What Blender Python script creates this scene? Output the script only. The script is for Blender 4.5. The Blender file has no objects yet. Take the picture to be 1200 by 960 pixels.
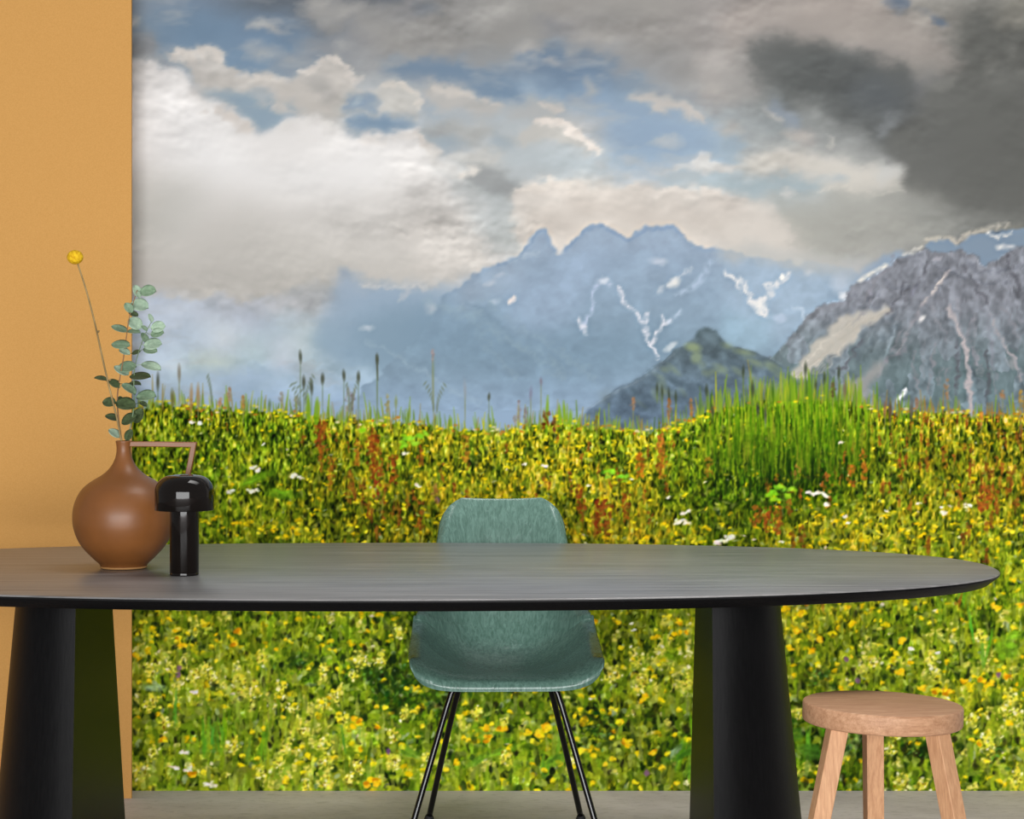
import bpy, bmesh, math, random
import numpy as np
from mathutils import Vector, Matrix

# ---------------------------------------------------------------- camera, world, lights, exposure
scene = bpy.context.scene
COL = scene.collection
EYE = 1.20           # eye height of the camera (m)
FOC = 2400.0         # focal length in pixels of the 1200 px wide frame
HOR = 427.0          # image row of the horizon

cam_data = bpy.data.cameras.new('camera')
cam_data.sensor_width = 36.0
cam_data.lens = 36.0 * FOC / 1200.0
cam_data.shift_y = -(480.0 - HOR) / 1200.0
cam_data.clip_end = 100
cam = bpy.data.objects.new('camera', cam_data)
cam.location = (0, 0, EYE)
cam.rotation_euler = (math.radians(90), 0, 0)
COL.objects.link(cam)
scene.camera = cam

world = bpy.data.worlds.new('world')
scene.world = world
world.use_nodes = True
wb = world.node_tree.nodes['Background']
wb.inputs['Color'].default_value = (0.97, 0.985, 1.0, 1)
wb.inputs['Strength'].default_value = 0.38


def area(name, loc, target, sx, sy, watts, col=(1, 1, 1)):
    d = bpy.data.lights.new(name, 'AREA')
    d.shape = 'RECTANGLE'
    d.size, d.size_y, d.energy, d.color = sx, sy, watts, col
    o = bpy.data.objects.new(name, d)
    o.location = loc
    o.rotation_euler = (Vector(target) - Vector(loc)).to_track_quat('-Z', 'Y').to_euler()
    COL.objects.link(o)
    return o


area('front_fill_light', (-0.3, -2.4, 1.0), (0.0, 5.7, 0.75), 6.4, 2.0, 640, (1.0, 1.0, 1.0))  # added fill light behind the camera, evens out the mural; no real window
overhead_fill = area('overhead_fill_light', (0.55, 4.5, 3.3), (0.55, 4.75, 0.0), 1.6, 1.0, 18, (1.0, 0.985, 0.96))  # added overhead fill for tabletop, stool seat and lower mural; no real fitting
overhead_fill.data.spread = math.radians(84)

vs = scene.view_settings
vs.view_transform = 'Standard'
vs.look = 'None'
vs.exposure = -0.32
vs.gamma = 1.0
vs.use_curve_mapping = False
scene.cycles.max_bounces = 8


def srgb(r, g, b):
    f = lambda c: c / 12.92 if c <= 0.04045 else ((c + 0.055) / 1.055) ** 2.4
    return (f(r / 255), f(g / 255), f(b / 255), 1.0)


# ---------------------------------------------------------------- helpers
def link(name, mesh, mat=None, parent=None, smooth=True):
    o = bpy.data.objects.new(name, mesh)
    COL.objects.link(o)
    if mat:
        mesh.materials.append(mat)
    if parent:
        o.parent = parent
    if smooth:
        mesh.shade_smooth()
    return o


def from_data(name, verts, faces, mat=None, parent=None, smooth=True, sharp=None):
    me = bpy.data.meshes.new(name)
    me.from_pydata([tuple(v) for v in verts], [], faces)
    me.validate()
    me.update()
    bm = bmesh.new(); bm.from_mesh(me)
    bmesh.ops.recalc_face_normals(bm, faces=bm.faces)
    bm.to_mesh(me); bm.free()
    o = link(name, me, mat, parent, smooth)
    if sharp is not None:
        me.set_sharp_from_angle(angle=math.radians(sharp))
    return o


def tag(o, label, cat, group=None):
    o['label'] = label
    o['category'] = cat
    if group:
        o['group'] = group
    return o


def structure(o):
    o['kind'] = 'structure'
    return o


def thing(name, loc, label, cat, group=None):
    o = bpy.data.objects.new(name, None)
    o.empty_display_size = 0.05
    o.location = loc
    COL.objects.link(o)
    return tag(o, label, cat, group)


def box_mesh(name, size, mat, parent=None, loc=(0, 0, 0), bevel=0.0, rot=(0, 0, 0)):
    me = bpy.data.meshes.new(name)
    bm = bmesh.new()
    bmesh.ops.create_cube(bm, size=1)
    bmesh.ops.scale(bm, vec=size, verts=bm.verts)
    if bevel:
        bmesh.ops.bevel(bm, geom=bm.edges[:], offset=bevel, segments=2, affect='EDGES', profile=.6)
    bm.to_mesh(me); bm.free()
    o = link(name, me, mat, parent, bool(bevel))
    if bevel:
        me.set_sharp_from_angle(angle=math.radians(50))
    o.location = loc
    o.rotation_euler = rot
    return o


def lathe(name, prof, mat, parent=None, seg=72, sharp=50):
    """prof: (radius, z) from the outside foot round to the end; radius 0 closes."""
    V, F, rings = [], [], []
    for r, z in prof:
        if r < 1e-6:
            rings.append([len(V)]); V.append((0, 0, z))
        else:
            rings.append(list(range(len(V), len(V) + seg)))
            V += [(r * math.cos(2 * math.pi * k / seg), r * math.sin(2 * math.pi * k / seg), z) for k in range(seg)]
    for a, b in zip(rings, rings[1:]):
        for k in range(seg):
            k2 = (k + 1) % seg
            if len(a) == 1:
                F.append((a[0], b[k], b[k2]))
            elif len(b) == 1:
                F.append((a[k], a[k2], b[0]))
            else:
                F.append((a[k], a[k2], b[k2], b[k]))
    return from_data(name, V, F, mat, parent, True, sharp)


def smooth_path(pts, n):
    """Catmull-Rom through 3-D points"""
    P = [Vector(p) for p in pts]
    P = [P[0] * 2 - P[1]] + P + [P[-1] * 2 - P[-2]]
    out = []
    for i in range(1, len(P) - 2):
        for k in range(n):
            t = k / n
            a, b, c, d = P[i - 1], P[i], P[i + 1], P[i + 2]
            out.append(.5 * ((2 * b) + (c - a) * t + (2 * a - 5 * b + 4 * c - d) * t * t + (3 * b - a - 3 * c + d) * t ** 3))
    out.append(P[-2])
    return out


def tube_data(path, rad, seg=12, V=None, F=None, square=None):
    """swept tube; rad may be a list; square=(w, h) sweeps a rectangle instead"""
    V = [] if V is None else V
    F = [] if F is None else F
    n = len(path)
    up = Vector((0, 1, 0))
    prev = None
    base = len(V)
    for i, p in enumerate(path):
        t0 = (path[i] - path[i - 1]).normalized() if i else (path[1] - path[0]).normalized()
        t1 = (path[i + 1] - path[i]).normalized() if i < n - 1 else t0
        t = (t0 + t1).normalized()
        if prev is None:
            ref = up if abs(t.dot(up)) < .9 else Vector((1, 0, 0))
            a = t.cross(ref).normalized()
        else:
            a = (prev - t * prev.dot(t)).normalized()
        prev = a
        b = t.cross(a).normalized()
        r = rad[i] if isinstance(rad, (list, tuple)) else rad
        m = 1.0 / max(.35, t.dot(t1))
        if square:
            w, h = square
            for su, sv in ((-1, -1), (1, -1), (1, 1), (-1, 1)):
                V.append(p + a * (su * w / 2 * m) + b * (sv * h / 2))
        else:
            for k in range(seg):
                q = 2 * math.pi * k / seg
                V.append(p + a * (r * math.cos(q)) + b * (r * math.sin(q)))
    s = 4 if square else seg
    for i in range(n - 1):
        for k in range(s):
            k2 = (k + 1) % s
            F.append((base + i * s + k, base + i * s + k2, base + (i + 1) * s + k2, base + (i + 1) * s + k))
    F.append(tuple(base + k for k in reversed(range(s))))
    F.append(tuple(base + (n - 1) * s + k for k in range(s)))
    return V, F


# ---------------------------------------------------------------- materials (all procedural)
def new_mat(name):
    m = bpy.data.materials.new(name)
    m.use_nodes = True
    nt = m.node_tree
    return m, nt, nt.nodes['Principled BSDF']


def noise_node(nt, scale, detail=4, rough=.5, vec=(1, 1, 1), dist=0.0):
    tc = nt.nodes.new('ShaderNodeTexCoord')
    mp = nt.nodes.new('ShaderNodeMapping')
    mp.inputs['Scale'].default_value = vec
    n = nt.nodes.new('ShaderNodeTexNoise')
    n.inputs['Scale'].default_value = scale
    n.inputs['Detail'].default_value = detail
    n.inputs['Roughness'].default_value = rough
    n.inputs['Distortion'].default_value = dist
    nt.links.new(tc.outputs['Object'], mp.inputs['Vector'])
    nt.links.new(mp.outputs['Vector'], n.inputs['Vector'])
    return n


def ramp_node(nt, src, stops):
    r = nt.nodes.new('ShaderNodeValToRGB')
    e = r.color_ramp.elements
    while len(e) < len(stops):
        e.new(.5)
    for i, (p, c) in enumerate(stops):
        e[i].position = p
        e[i].color = c
    nt.links.new(src, r.inputs['Fac'])
    return r


def bump_node(nt, bsdf, src, strength, dist):
    b = nt.nodes.new('ShaderNodeBump')
    b.inputs['Strength'].default_value = strength
    b.inputs['Distance'].default_value = dist
    nt.links.new(src, b.inputs['Height'])
    nt.links.new(b.outputs['Normal'], bsdf.inputs['Normal'])
    return b


def mix_mat(name, c1, c2, scale, vec=(1, 1, 1), rough=.5, detail=5, bump=.2, bdist=.001, coat=0, spec=.5, lo=.35, hi=.65, dist=0.0, coat_rough=.1):
    m, nt, b = new_mat(name)
    n = noise_node(nt, scale, detail, .6, vec, dist)
    r = ramp_node(nt, n.outputs['Fac'], [(lo, srgb(*c1)), (hi, srgb(*c2))])
    nt.links.new(r.outputs['Color'], b.inputs['Base Color'])
    b.inputs['Roughness'].default_value = rough
    b.inputs['Specular IOR Level'].default_value = spec
    b.inputs['Coat Weight'].default_value = coat
    b.inputs['Coat Roughness'].default_value = coat_rough
    if bump:
        bump_node(nt, b, n.outputs['Fac'], bump, bdist)
    return m


M_orange = mix_mat('ochre_paint', (204, 152, 84), (212, 160, 92), 420, rough=.85, bump=.35, bdist=.0006, detail=3, spec=.2)
M_plaster = mix_mat('white_plaster', (206, 203, 197), (216, 213, 208), 60, rough=.9, bump=.2, bdist=.001)
M_wood_sheen = mix_mat('black_oak_painted_sheen', (96, 95, 95), (138, 136, 135), 7, (.5, 8, 8), rough=.33, bump=.6, bdist=.0014, detail=9, spec=.6, lo=.32, hi=.68)  # black-stained wood; the wall's grazing reflection is painted in as grey
M_leg_black = mix_mat('black_stained_oak_base', (8, 8, 9), (16, 16, 17), 10, (24, 24, 1.6), rough=.45, bump=.3, bdist=.0008, detail=8, spec=.10, lo=.3, hi=.7)
M_metal = mix_mat('black_metal', (8, 8, 8), (12, 12, 12), 40, rough=.16, bump=0, spec=.45)
M_clay = mix_mat('brown_glazed_clay', (116, 70, 30), (130, 80, 37), 7, rough=.46, bump=.12, bdist=.002, detail=3, coat=.12, coat_rough=.25, spec=.42)
M_clay_raw = mix_mat('bare_clay', (176, 128, 74), (186, 138, 84), 60, rough=.7, bump=.1)
M_gloss = mix_mat('black_gloss_lacquer', (14, 10, 8), (20, 14, 11), 5, rough=.06, bump=.03, bdist=.002, spec=.28)
M_rubber = mix_mat('black_rubber', (18, 18, 18), (26, 26, 26), 60, rough=.7, bump=.1)
M_stool_leg = mix_mat('oak_leg', (176, 128, 92), (208, 162, 122), 12, (16, 16, 1.3), rough=.55, bump=.3, bdist=.0006, detail=8, spec=.35, lo=.3, hi=.68, dist=.3)
M_stem = mix_mat('dry_stem', (112, 92, 52), (164, 140, 92), 70, (1, 1, .3), rough=.7, bump=.4, bdist=.0008)
M_twig = mix_mat('brown_twig', (120, 84, 52), (152, 116, 78), 70, (1, 1, .3), rough=.6, bump=.4, bdist=.0006)
M_green_twig = mix_mat('green_twig', (96, 120, 92), (130, 150, 116), 70, (1, 1, .3), rough=.6, bump=.3, bdist=.0006)
M_pollen = mix_mat('yellow_florets', (200, 150, 16), (232, 190, 36), 160, rough=.8, bump=.9, bdist=.0016, detail=2, spec=.2, lo=.4, hi=.6)


def leaf_material(name, c1, c2):
    m, nt, b = new_mat(name)
    n = noise_node(nt, 130, 4, .6)
    r = ramp_node(nt, n.outputs['Fac'], [(.3, srgb(*c1)), (.7, srgb(*c2))])
    nt.links.new(r.outputs['Color'], b.inputs['Base Color'])
    b.inputs['Roughness'].default_value = .62
    bump_node(nt, b, n.outputs['Fac'], .4, .0006)
    return m


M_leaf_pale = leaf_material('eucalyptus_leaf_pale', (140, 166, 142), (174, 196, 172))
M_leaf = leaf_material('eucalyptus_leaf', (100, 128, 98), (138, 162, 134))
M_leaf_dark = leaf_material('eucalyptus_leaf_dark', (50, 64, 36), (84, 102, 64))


def seat_oak():
    m, nt, b = new_mat('oak_seat')
    n = noise_node(nt, 9, 9, .6, (1.1, 15, 15), .35)
    f = noise_node(nt, 60, 4, .6, (1, 18, 4))
    r = ramp_node(nt, n.outputs['Fac'], [(.3, srgb(166, 122, 90)), (.5, srgb(186, 142, 108)), (.7, srgb(202, 160, 126))])
    r2 = ramp_node(nt, f.outputs['Fac'], [(.4, (.86, .84, .82, 1)), (.6, (1, 1, 1, 1))])
    mx = nt.nodes.new('ShaderNodeMix'); mx.data_type = 'RGBA'; mx.blend_type = 'MULTIPLY'
    mx.inputs[0].default_value = 1
    nt.links.new(r.outputs['Color'], mx.inputs[6]); nt.links.new(r2.outputs['Color'], mx.inputs[7])
    nt.links.new(mx.outputs[2], b.inputs['Base Color'])
    b.inputs['Roughness'].default_value = .55
    b.inputs['Specular IOR Level'].default_value = .35
    bump_node(nt, b, f.outputs['Fac'], .25, .0006)
    return m


M_seat_oak = seat_oak()


def fibreglass():
    m, nt, b = new_mat('sage_fibreglass')
    tc = nt.nodes.new('ShaderNodeTexCoord')
    prev = None
    for k, (ang, sc) in enumerate([(25, 70), (-38, 80), (78, 64)]):       # crossing glass strands
        mp = nt.nodes.new('ShaderNodeMapping')
        mp.inputs['Rotation'].default_value = (0, math.radians(ang), math.radians(ang * .7))
        mp.inputs['Scale'].default_value = (1, 1, .10)
        n = nt.nodes.new('ShaderNodeTexNoise')
        n.inputs['Scale'].default_value = sc * 1.6
        n.inputs['Detail'].default_value = 2
        n.inputs['Distortion'].default_value = .8
        nt.links.new(tc.outputs['Object'], mp.inputs['Vector']); nt.links.new(mp.outputs['Vector'], n.inputs['Vector'])
        if prev is None:
            prev = n.outputs['Fac']
        else:
            a = nt.nodes.new('ShaderNodeMath'); a.operation = 'MAXIMUM'
            nt.links.new(prev, a.inputs[0]); nt.links.new(n.outputs['Fac'], a.inputs[1]); prev = a.outputs[0]
    r = ramp_node(nt, prev, [(.45, srgb(82, 114, 102)), (.75, srgb(112, 146, 134))])
    nt.links.new(r.outputs['Color'], b.inputs['Base Color'])
    b.inputs['Roughness'].default_value = .27
    b.inputs['Coat Weight'].default_value = .25
    b.inputs['Coat Roughness'].default_value = .2
    bump_node(nt, b, prev, .75, .003)
    return m


M_shell = fibreglass()


def concrete():
    m, nt, b = new_mat('grey_screed')
    big = noise_node(nt, 1.6, 6, .62, (1, 1.8, 1), .4)
    fine = noise_node(nt, 26, 8, .65, (1, 2.4, 1), .6)
    r = ramp_node(nt, big.outputs['Fac'], [(.32, srgb(176, 165, 163)), (.68, srgb(208, 198, 196))])
    r2 = ramp_node(nt, fine.outputs['Fac'], [(.34, (.72, .71, .70, 1)), (.48, (1, 1, 1, 1))])
    mx = nt.nodes.new('ShaderNodeMix'); mx.data_type = 'RGBA'; mx.blend_type = 'MULTIPLY'
    mx.inputs[0].default_value = .8
    nt.links.new(r.outputs['Color'], mx.inputs[6]); nt.links.new(r2.outputs['Color'], mx.inputs[7])
    nt.links.new(mx.outputs[2], b.inputs['Base Color'])
    b.inputs['Roughness'].default_value = .6
    bump_node(nt, b, fine.outputs['Fac'], .5, .004)
    return m


M_floor = concrete()
# ---------------------------------------------------------------- printed meadow mural (flat print)
# Print grid: one cell = one print unit; column PX0 is the left edge of the sheet, row PY1 its lower edge.
PX0, PX1, PY0, PY1 = 154, 1420, -150, 927
PW, PH = PX1 - PX0, PY1 - PY0
rs = np.random.RandomState(11)


def vnoise(w, h, sx, sy, r):
    gw, gh = int(w / sx) + 4, int(h / sy) + 4
    g = r.rand(gh, gw).astype(np.float32)
    x = np.arange(w, dtype=np.float32) / sx
    y = np.arange(h, dtype=np.float32) / sy
    xi, yi = x.astype(int), y.astype(int)
    fx, fy = x - xi, y - yi
    fx = fx * fx * (3 - 2 * fx)
    fy = fy * fy * (3 - 2 * fy)
    a = g[yi][:, xi]; b = g[yi][:, xi + 1]; c = g[yi + 1][:, xi]; d = g[yi + 1][:, xi + 1]
    fx = fx[None, :]; fy = fy[:, None]
    return (a * (1 - fx) + b * fx) * (1 - fy) + (c * (1 - fx) + d * fx) * fy


def fbm(sx, sy, octaves, seed, gain=0.5):
    r = np.random.RandomState(seed)
    out = np.zeros((PH, PW), np.float32)
    amp, tot = 1.0, 0.0
    for _ in range(octaves):
        out += amp * vnoise(PW, PH, sx, sy, r)
        tot += amp
        amp *= gain
        sx /= 1.93; sy /= 1.93
        if min(sx, sy) < 1.6:
            break
    return out / tot * 2 - 1


def box(a, r, ax):
    if r < 1:
        return a
    n = a.shape[ax]
    pad = [(0, 0)] * a.ndim
    pad[ax] = (r + 1, r)
    c = np.cumsum(np.pad(a, pad, mode='edge').astype(np.float64), axis=ax)
    hi = np.take(c, np.arange(2 * r + 1, 2 * r + 1 + n), axis=ax)
    lo = np.take(c, np.arange(0, n), axis=ax)
    return ((hi - lo) / (2 * r + 1)).astype(np.float32)


def blur(a, s):
    if s < 0.5:
        k = s
        return a * (1 - k) + k * 0.25 * (np.roll(a, 1, 0) + np.roll(a, -1, 0) + np.roll(a, 1, 1) + np.roll(a, -1, 1))
    r = max(1, int(round(s * 0.9)))
    for _ in range(3 if s > 2 else 2):
        a = box(box(a, r, 0), r, 1)
    return a


IMG = np.zeros((PH, PW, 3), np.float32)
GX, GY = np.meshgrid(np.arange(PX0, PX1, dtype=np.float32), np.arange(PY0, PY1, dtype=np.float32))
NW1, NW2 = fbm(26, 20, 4, 1), fbm(26, 20, 4, 2)      # lumpy warp for cloud edges
NR1, NR2 = fbm(9, 9, 3, 3), fbm(9, 9, 3, 4)          # craggy warp for rock edges
NB = fbm(5, 4, 2, 5)                                 # breaks up snow and scree


def window(x0, y0, x1, y1):
    a = int(max(0, y0 - PY0)); b = int(min(PH, y1 - PY0)); c = int(max(0, x0 - PX0)); d = int(min(PW, x1 - PX0))
    return slice(a, max(a, b)), slice(c, max(c, d))


def inside(pts, X, Y):
    m = np.zeros(X.shape, bool)
    n = len(pts)
    for i in range(n):
        x0, y0 = pts[i]; x1, y1 = pts[(i + 1) % n]
        if y0 == y1:
            continue
        c = (Y < max(y0, y1)) & (Y >= min(y0, y1))
        m ^= c & (X < (x1 - x0) * (Y - y0) / (y1 - y0) + x0)
    return m.astype(np.float32)


def lay(win, mask, col, alpha):
    c = np.array(col, np.float32) / 255.0
    m = (mask * alpha)[..., None]
    IMG[win] = IMG[win] * (1 - m) + (c if c.ndim == 1 else c) * m


def shape(pts, col, soft=2, warp=6, alpha=1.0, rock=False, tex=None, texamt=0.0, col2=None, grad=None):
    """Polygon with noise-warped, softened edge.  grad=(y_top, y_bottom) blends col to col2 downward."""
    xs = [p[0] for p in pts]; ys = [p[1] for p in pts]
    m = soft * 3 + warp + 3
    w = window(min(xs) - m, min(ys) - m, max(xs) + m, max(ys) + m)
    X, Y = GX[w], GY[w]
    if X.size == 0:
        return
    a, b = (NR1, NR2) if rock else (NW1, NW2)
    k = inside(pts, X + a[w] * warp * 2, Y + b[w] * warp * 2)
    k = blur(k, soft)
    if tex is not None:
        k = np.clip(k * (1 + texamt * tex[w]) , 0, 1) if texamt > 0 else k
    c = np.array(col, np.float32) / 255.0
    if col2 is not None:
        c2 = np.array(col2, np.float32) / 255.0
        t = np.clip((Y - grad[0]) / (grad[1] - grad[0]), 0, 1)[..., None]
        c = c * (1 - t) + c2 * t
    kk = (k * alpha)[..., None]
    IMG[w] = IMG[w] * (1 - kk) + c * kk


def stroke(pts, col, width=2, soft=0.8, alpha=1.0, warp=1.5, taper=None, broken=0.7):
    xs = [p[0] for p in pts]; ys = [p[1] for p in pts]
    m = width + soft * 3 + warp * 2 + 3
    w = window(min(xs) - m, min(ys) - m, max(xs) + m, max(ys) + m)
    X, Y = GX[w] + NR1[w] * warp * 2, GY[w] + NR2[w] * warp * 2
    if X.size == 0:
        return
    n = len(pts) - 1
    k = np.zeros(X.shape, np.float32)
    for i in range(n):
        x0, y0 = pts[i]; x1, y1 = pts[i + 1]
        dx, dy = x1 - x0, y1 - y0
        L = dx * dx + dy * dy + 1e-6
        t = np.clip(((X - x0) * dx + (Y - y0) * dy) / L, 0, 1)
        d = np.hypot(X - x0 - t * dx, Y - y0 - t * dy)
        ww = width if taper is None else width * (1 + (taper - 1) * (i + t) / n)
        k = np.maximum(k, np.clip((ww / 2 + soft - d) / (2 * soft), 0, 1))
    k = k * np.clip(1 - broken * (.35 + 1.3 * NB[w]), 0, 1)
    kk = (k * alpha)[..., None]
    IMG[w] = IMG[w] * (1 - kk) + np.array(col, np.float32) / 255.0 * kk


def spot(x, y, rx, ry, col, alpha=1.0, ang=0.0, soft=0.7):
    r = max(rx, ry) + soft + 1
    a = int(y - r) - PY0; b = int(y + r) + 2 - PY0; c = int(x - r) - PX0; d = int(x + r) + 2 - PX0
    a = max(a, 0); c = max(c, 0); b = min(b, PH); d = min(d, PW)
    if a >= b or c >= d:
        return
    X = GX[a:b, c:d] - x; Y = GY[a:b, c:d] - y
    if ang:
        ca, sa = math.cos(ang), math.sin(ang)
        X, Y = X * ca + Y * sa, Y * ca - X * sa
    q = np.sqrt((X / rx) ** 2 + (Y / ry) ** 2)
    k = np.clip((1 - q) * min(rx, ry) / soft * 0.5 + 0.5, 0, 1) * alpha
    k = k[..., None]
    IMG[a:b, c:d] = IMG[a:b, c:d] * (1 - k) + np.asarray(col, np.float32) * (k / 255.0)


def colour_grid(xs, ys, rows):
    """smooth field through a coarse grid of print colours"""
    g = np.array(rows, np.float32)            # (ny, nx, 3)
    xi = np.interp(np.arange(PX0, PX1), xs, np.arange(len(xs)))
    yi = np.interp(np.arange(PY0, PY1), ys, np.arange(len(ys)))
    x0 = np.clip(xi.astype(int), 0, len(xs) - 2); y0 = np.clip(yi.astype(int), 0, len(ys) - 2)
    fx = (xi - x0)[None, :, None]; fy = (yi - y0)[:, None, None]
    fx = fx * fx * (3 - 2 * fx); fy = fy * fy * (3 - 2 * fy)
    return (g[y0][:, x0] * (1 - fx) + g[y0][:, x0 + 1] * fx) * (1 - fy) + (g[y0 + 1][:, x0] * (1 - fx) + g[y0 + 1][:, x0 + 1] * fx) * fy


def puffs(line, col, r=9, alpha=0.55, n=3, lift=0.35, seed=0, dark=None):
    """row of little lit cauliflower lobes along a cloud's crest"""
    q = np.random.RandomState(seed)
    for i in range(len(line) - 1):
        x0, y0 = line[i]; x1, y1 = line[i + 1]
        L = math.hypot(x1 - x0, y1 - y0)
        for j in range(max(1, int(L / r * n))):
            t = q.rand()
            x = x0 + (x1 - x0) * t + q.randn() * r * .25; y = y0 + (y1 - y0) * t + abs(q.randn()) * r * lift
            rr = r * q.uniform(.35, 1)
            if dark is not None:
                spot(x + rr * .2, y + rr * .7, rr, rr * .7, dark, alpha * .4, 0, rr * .7)
            spot(x, y, rr, rr * .75, np.array(col) + q.uniform(-8, 8), alpha, q.uniform(-.6, .6), rr * .55)


def ragged(ax, ay, y0=PY0, y1=PY1):
    """shift the print by a noise field so that drawn outlines turn ragged"""
    w = window(PX0, y0, PX1, y1)
    jx = np.clip((GX - PX0 + ax), 0, PW - 1.01)[w]; jy = np.clip((GY - PY0 + ay), 0, PH - 1.01)[w]
    xa = jx.astype(int); ya = jy.astype(int); fx = (jx - xa)[..., None]; fy = (jy - ya)[..., None]
    IMG[w] = (IMG[ya, xa] * (1 - fx) + IMG[ya, xa + 1] * fx) * (1 - fy) + (IMG[ya + 1, xa] * (1 - fx) + IMG[ya + 1, xa + 1] * fx) * fy


def paint_sky():
    xs = [154, 230, 300, 370, 440, 520, 600, 680, 760, 840, 920, 1000, 1080, 1150, 1200, 1420]
    ys = [-150, 0, 35, 70, 110, 150, 190, 230, 270, 310, 350, 390, 430, 480]
    S = lambda s: [[int(c[i:i + 2], 16) for i in (0, 2, 4)] for c in s.split()]
    top = S('8f9aa5 7d8a97 6c7681 6f757b 707378 8a8988 9b9893 969591 989591 999390 a39890 a89d95 9c9790 8f8d86 989489 8f8d88')
    rows = [top,
        S('8a98a6 74869a 6a7682 6b737b 6c7178 7d7d7f 989691 959490 97958f 999390 a2978f aba098 99968f 807f79 8c8a80 8c8a84'),
        S('95a1ab 71899f 73859a 77808a 8b8b8c 94928f 97958f 8a8c8d 95938f 989390 8f8a85 9d968e a09b94 787974 75756f 888680'),
        S('9da1a3 7c94aa 8299af 8b929a 97999a 8a929b 7f8f9f 71879d 858d94 989591 6d7270 656a6b 8e8b85 6b6d69 777772 807e79'),
        S('c9c8c6 bcb8b4 b9b5b0 b7b4af aab0b4 a7adb2 8ba0b3 7f98b0 8598a9 9d9d9b 777c7b 5e6365 75777a 6c6e6c 686966 797873'),
        S('dddcdb d0cdca a6b0b8 bdbab5 b8bdc0 a9b3ba a9b1b5 b2b1ae 92a5b7 9daab2 8f9697 686c6e 72767a 656663 646561 75746f'),
        S('dedddc e2e0de dfdcda d8d4d1 cfccc8 c3c3c1 b0b7ba adb8bd 9cb0c1 a0b3bf c1beb8 b8b8b5 7d8183 646461 62635f 706f6a'),
        S('cecdc8 d4d1cc dbd8d4 dcd9d5 d9d5d0 c9c7c2 a4aaab c5bfb6 cbc3b9 b7bbb9 adb5b6 aaaba6 91938f 6d6f6b 686a65 706f69'),
        S('bfbfb9 c1beb6 c6c2ba cbc6bd cfcac2 c5c2bd a8aead c9c2b7 cfc5ba cfc6bb b3b2a8 a6a69f 9b9b95 828480 82857f 7b7d79'),
        S('b4b8b8 b3b4b0 b8b8b2 bcbab3 bfbab3 c0bbb3 b5b3b0 9db0c4 9fb3c7 a9b6c2 b3b1aa aaa8a1 8f9396 747884 7a7f8c 7b7d84'),
        S('b7c5d8 b3bac4 b4b8bf b3b6b9 8fa0af 9fadb9 93a8bd 92a9c1 93aac2 97b1ca 9fb5c9 8fa5b9 7d8490 74788a 747888 777a86'),
        S('b4c5d9 bdcbd8 b4c3d1 bccad1 9cb1c0 8298aa 7f96ab 849bb3 8199b0 8ba7c0 90abc1 8a95a0 757c8b 72788a 70788a 767a86'),
        S('b2c5d8 b6cbd2 adc4d2 adc4d2 9bb6c8 89a4b8 809bb1 8097ad 7a8fa3 6e7f8c 74837f 828782 717b86 6e7a85 6e7a84 747c84'),
        S('a9bfd9 a0bbd6 9fbad6 9ab6d4 96b2d1 90acd0 8aa6ca 87a3c8 6d8095 5f6f7d 5f7074 6d7a7e 66757f 66747f 66747f 6c767f')]
    IMG[:] = colour_grid(xs, ys, rows) / 255.0
    # wisps that streak the whole sheet
    w = window(PX0, PY0, PX1, 300)
    streak = fbm(60, 18, 5, 21)[w]; fine = fbm(14, 8, 3, 22)[w]
    IMG[w] *= (1 + 0.045 * streak + 0.03 * fine)[..., None]

    blue1, blue2 = (104, 132, 160), (130, 155, 178)
    # upper left: open blue
    shape([(165, 20), (250, 14), (350, 22), (380, 60), (330, 78), (200, 66), (160, 60)], (108, 136, 163), 12, 10, .7)
    shape([(185, 60), (300, 62), (350, 84), (270, 88), (225, 80)], (112, 140, 166), 8, 8, .7)
    shape([(440, 70), (560, 74), (600, 92), (610, 118), (560, 108), (500, 96), (440, 88)], (104, 130, 156), 7, 7, .85)
    shape([(610, 60), (650, 48), (700, 68), (740, 92), (700, 104), (640, 100), (600, 84)], (104, 126, 150), 9, 8, .8)
    shape([(690, 100), (750, 118), (830, 145), (860, 170), (820, 190), (740, 186), (700, 160)], (134, 158, 183), 12, 10, .85)
    shape([(154, 84), (165, 66), (160, 40), (180, 44), (182, 62), (165, 75)], (128, 132, 136), 5, 6, .7)
    spot(157, 26, 8, 7, (196, 196, 194), .8, 0, 4)
    shape([(154, 34), (176, 38), (185, 52), (170, 70), (154, 68)], (140, 143, 146), 6, 6, .8)
    # dark top
    shape([(240, -20), (420, -20), (405, 12), (350, 20), (280, 14)], (92, 99, 108), 12, 12, .6)
    shape([(420, -30), (505, -30), (520, 4), (470, 12)], (88, 97, 108), 8, 8, .6)
    # grey banks over the top
    shape([(345, -10), (430, 4), (500, -20), (640, -20), (650, 30), (625, 48), (600, 64), (560, 72), (500, 72), (460, 70), (430, 44), (390, 30), (355, 14)], (148, 147, 144), 5, 12, .75)
    shape([(640, -30), (960, -30), (920, 60), (880, 110), (850, 128), (800, 114), (745, 92), (700, 66), (660, 50), (640, 20)], (156, 152, 148), 7, 14, .6)
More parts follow.
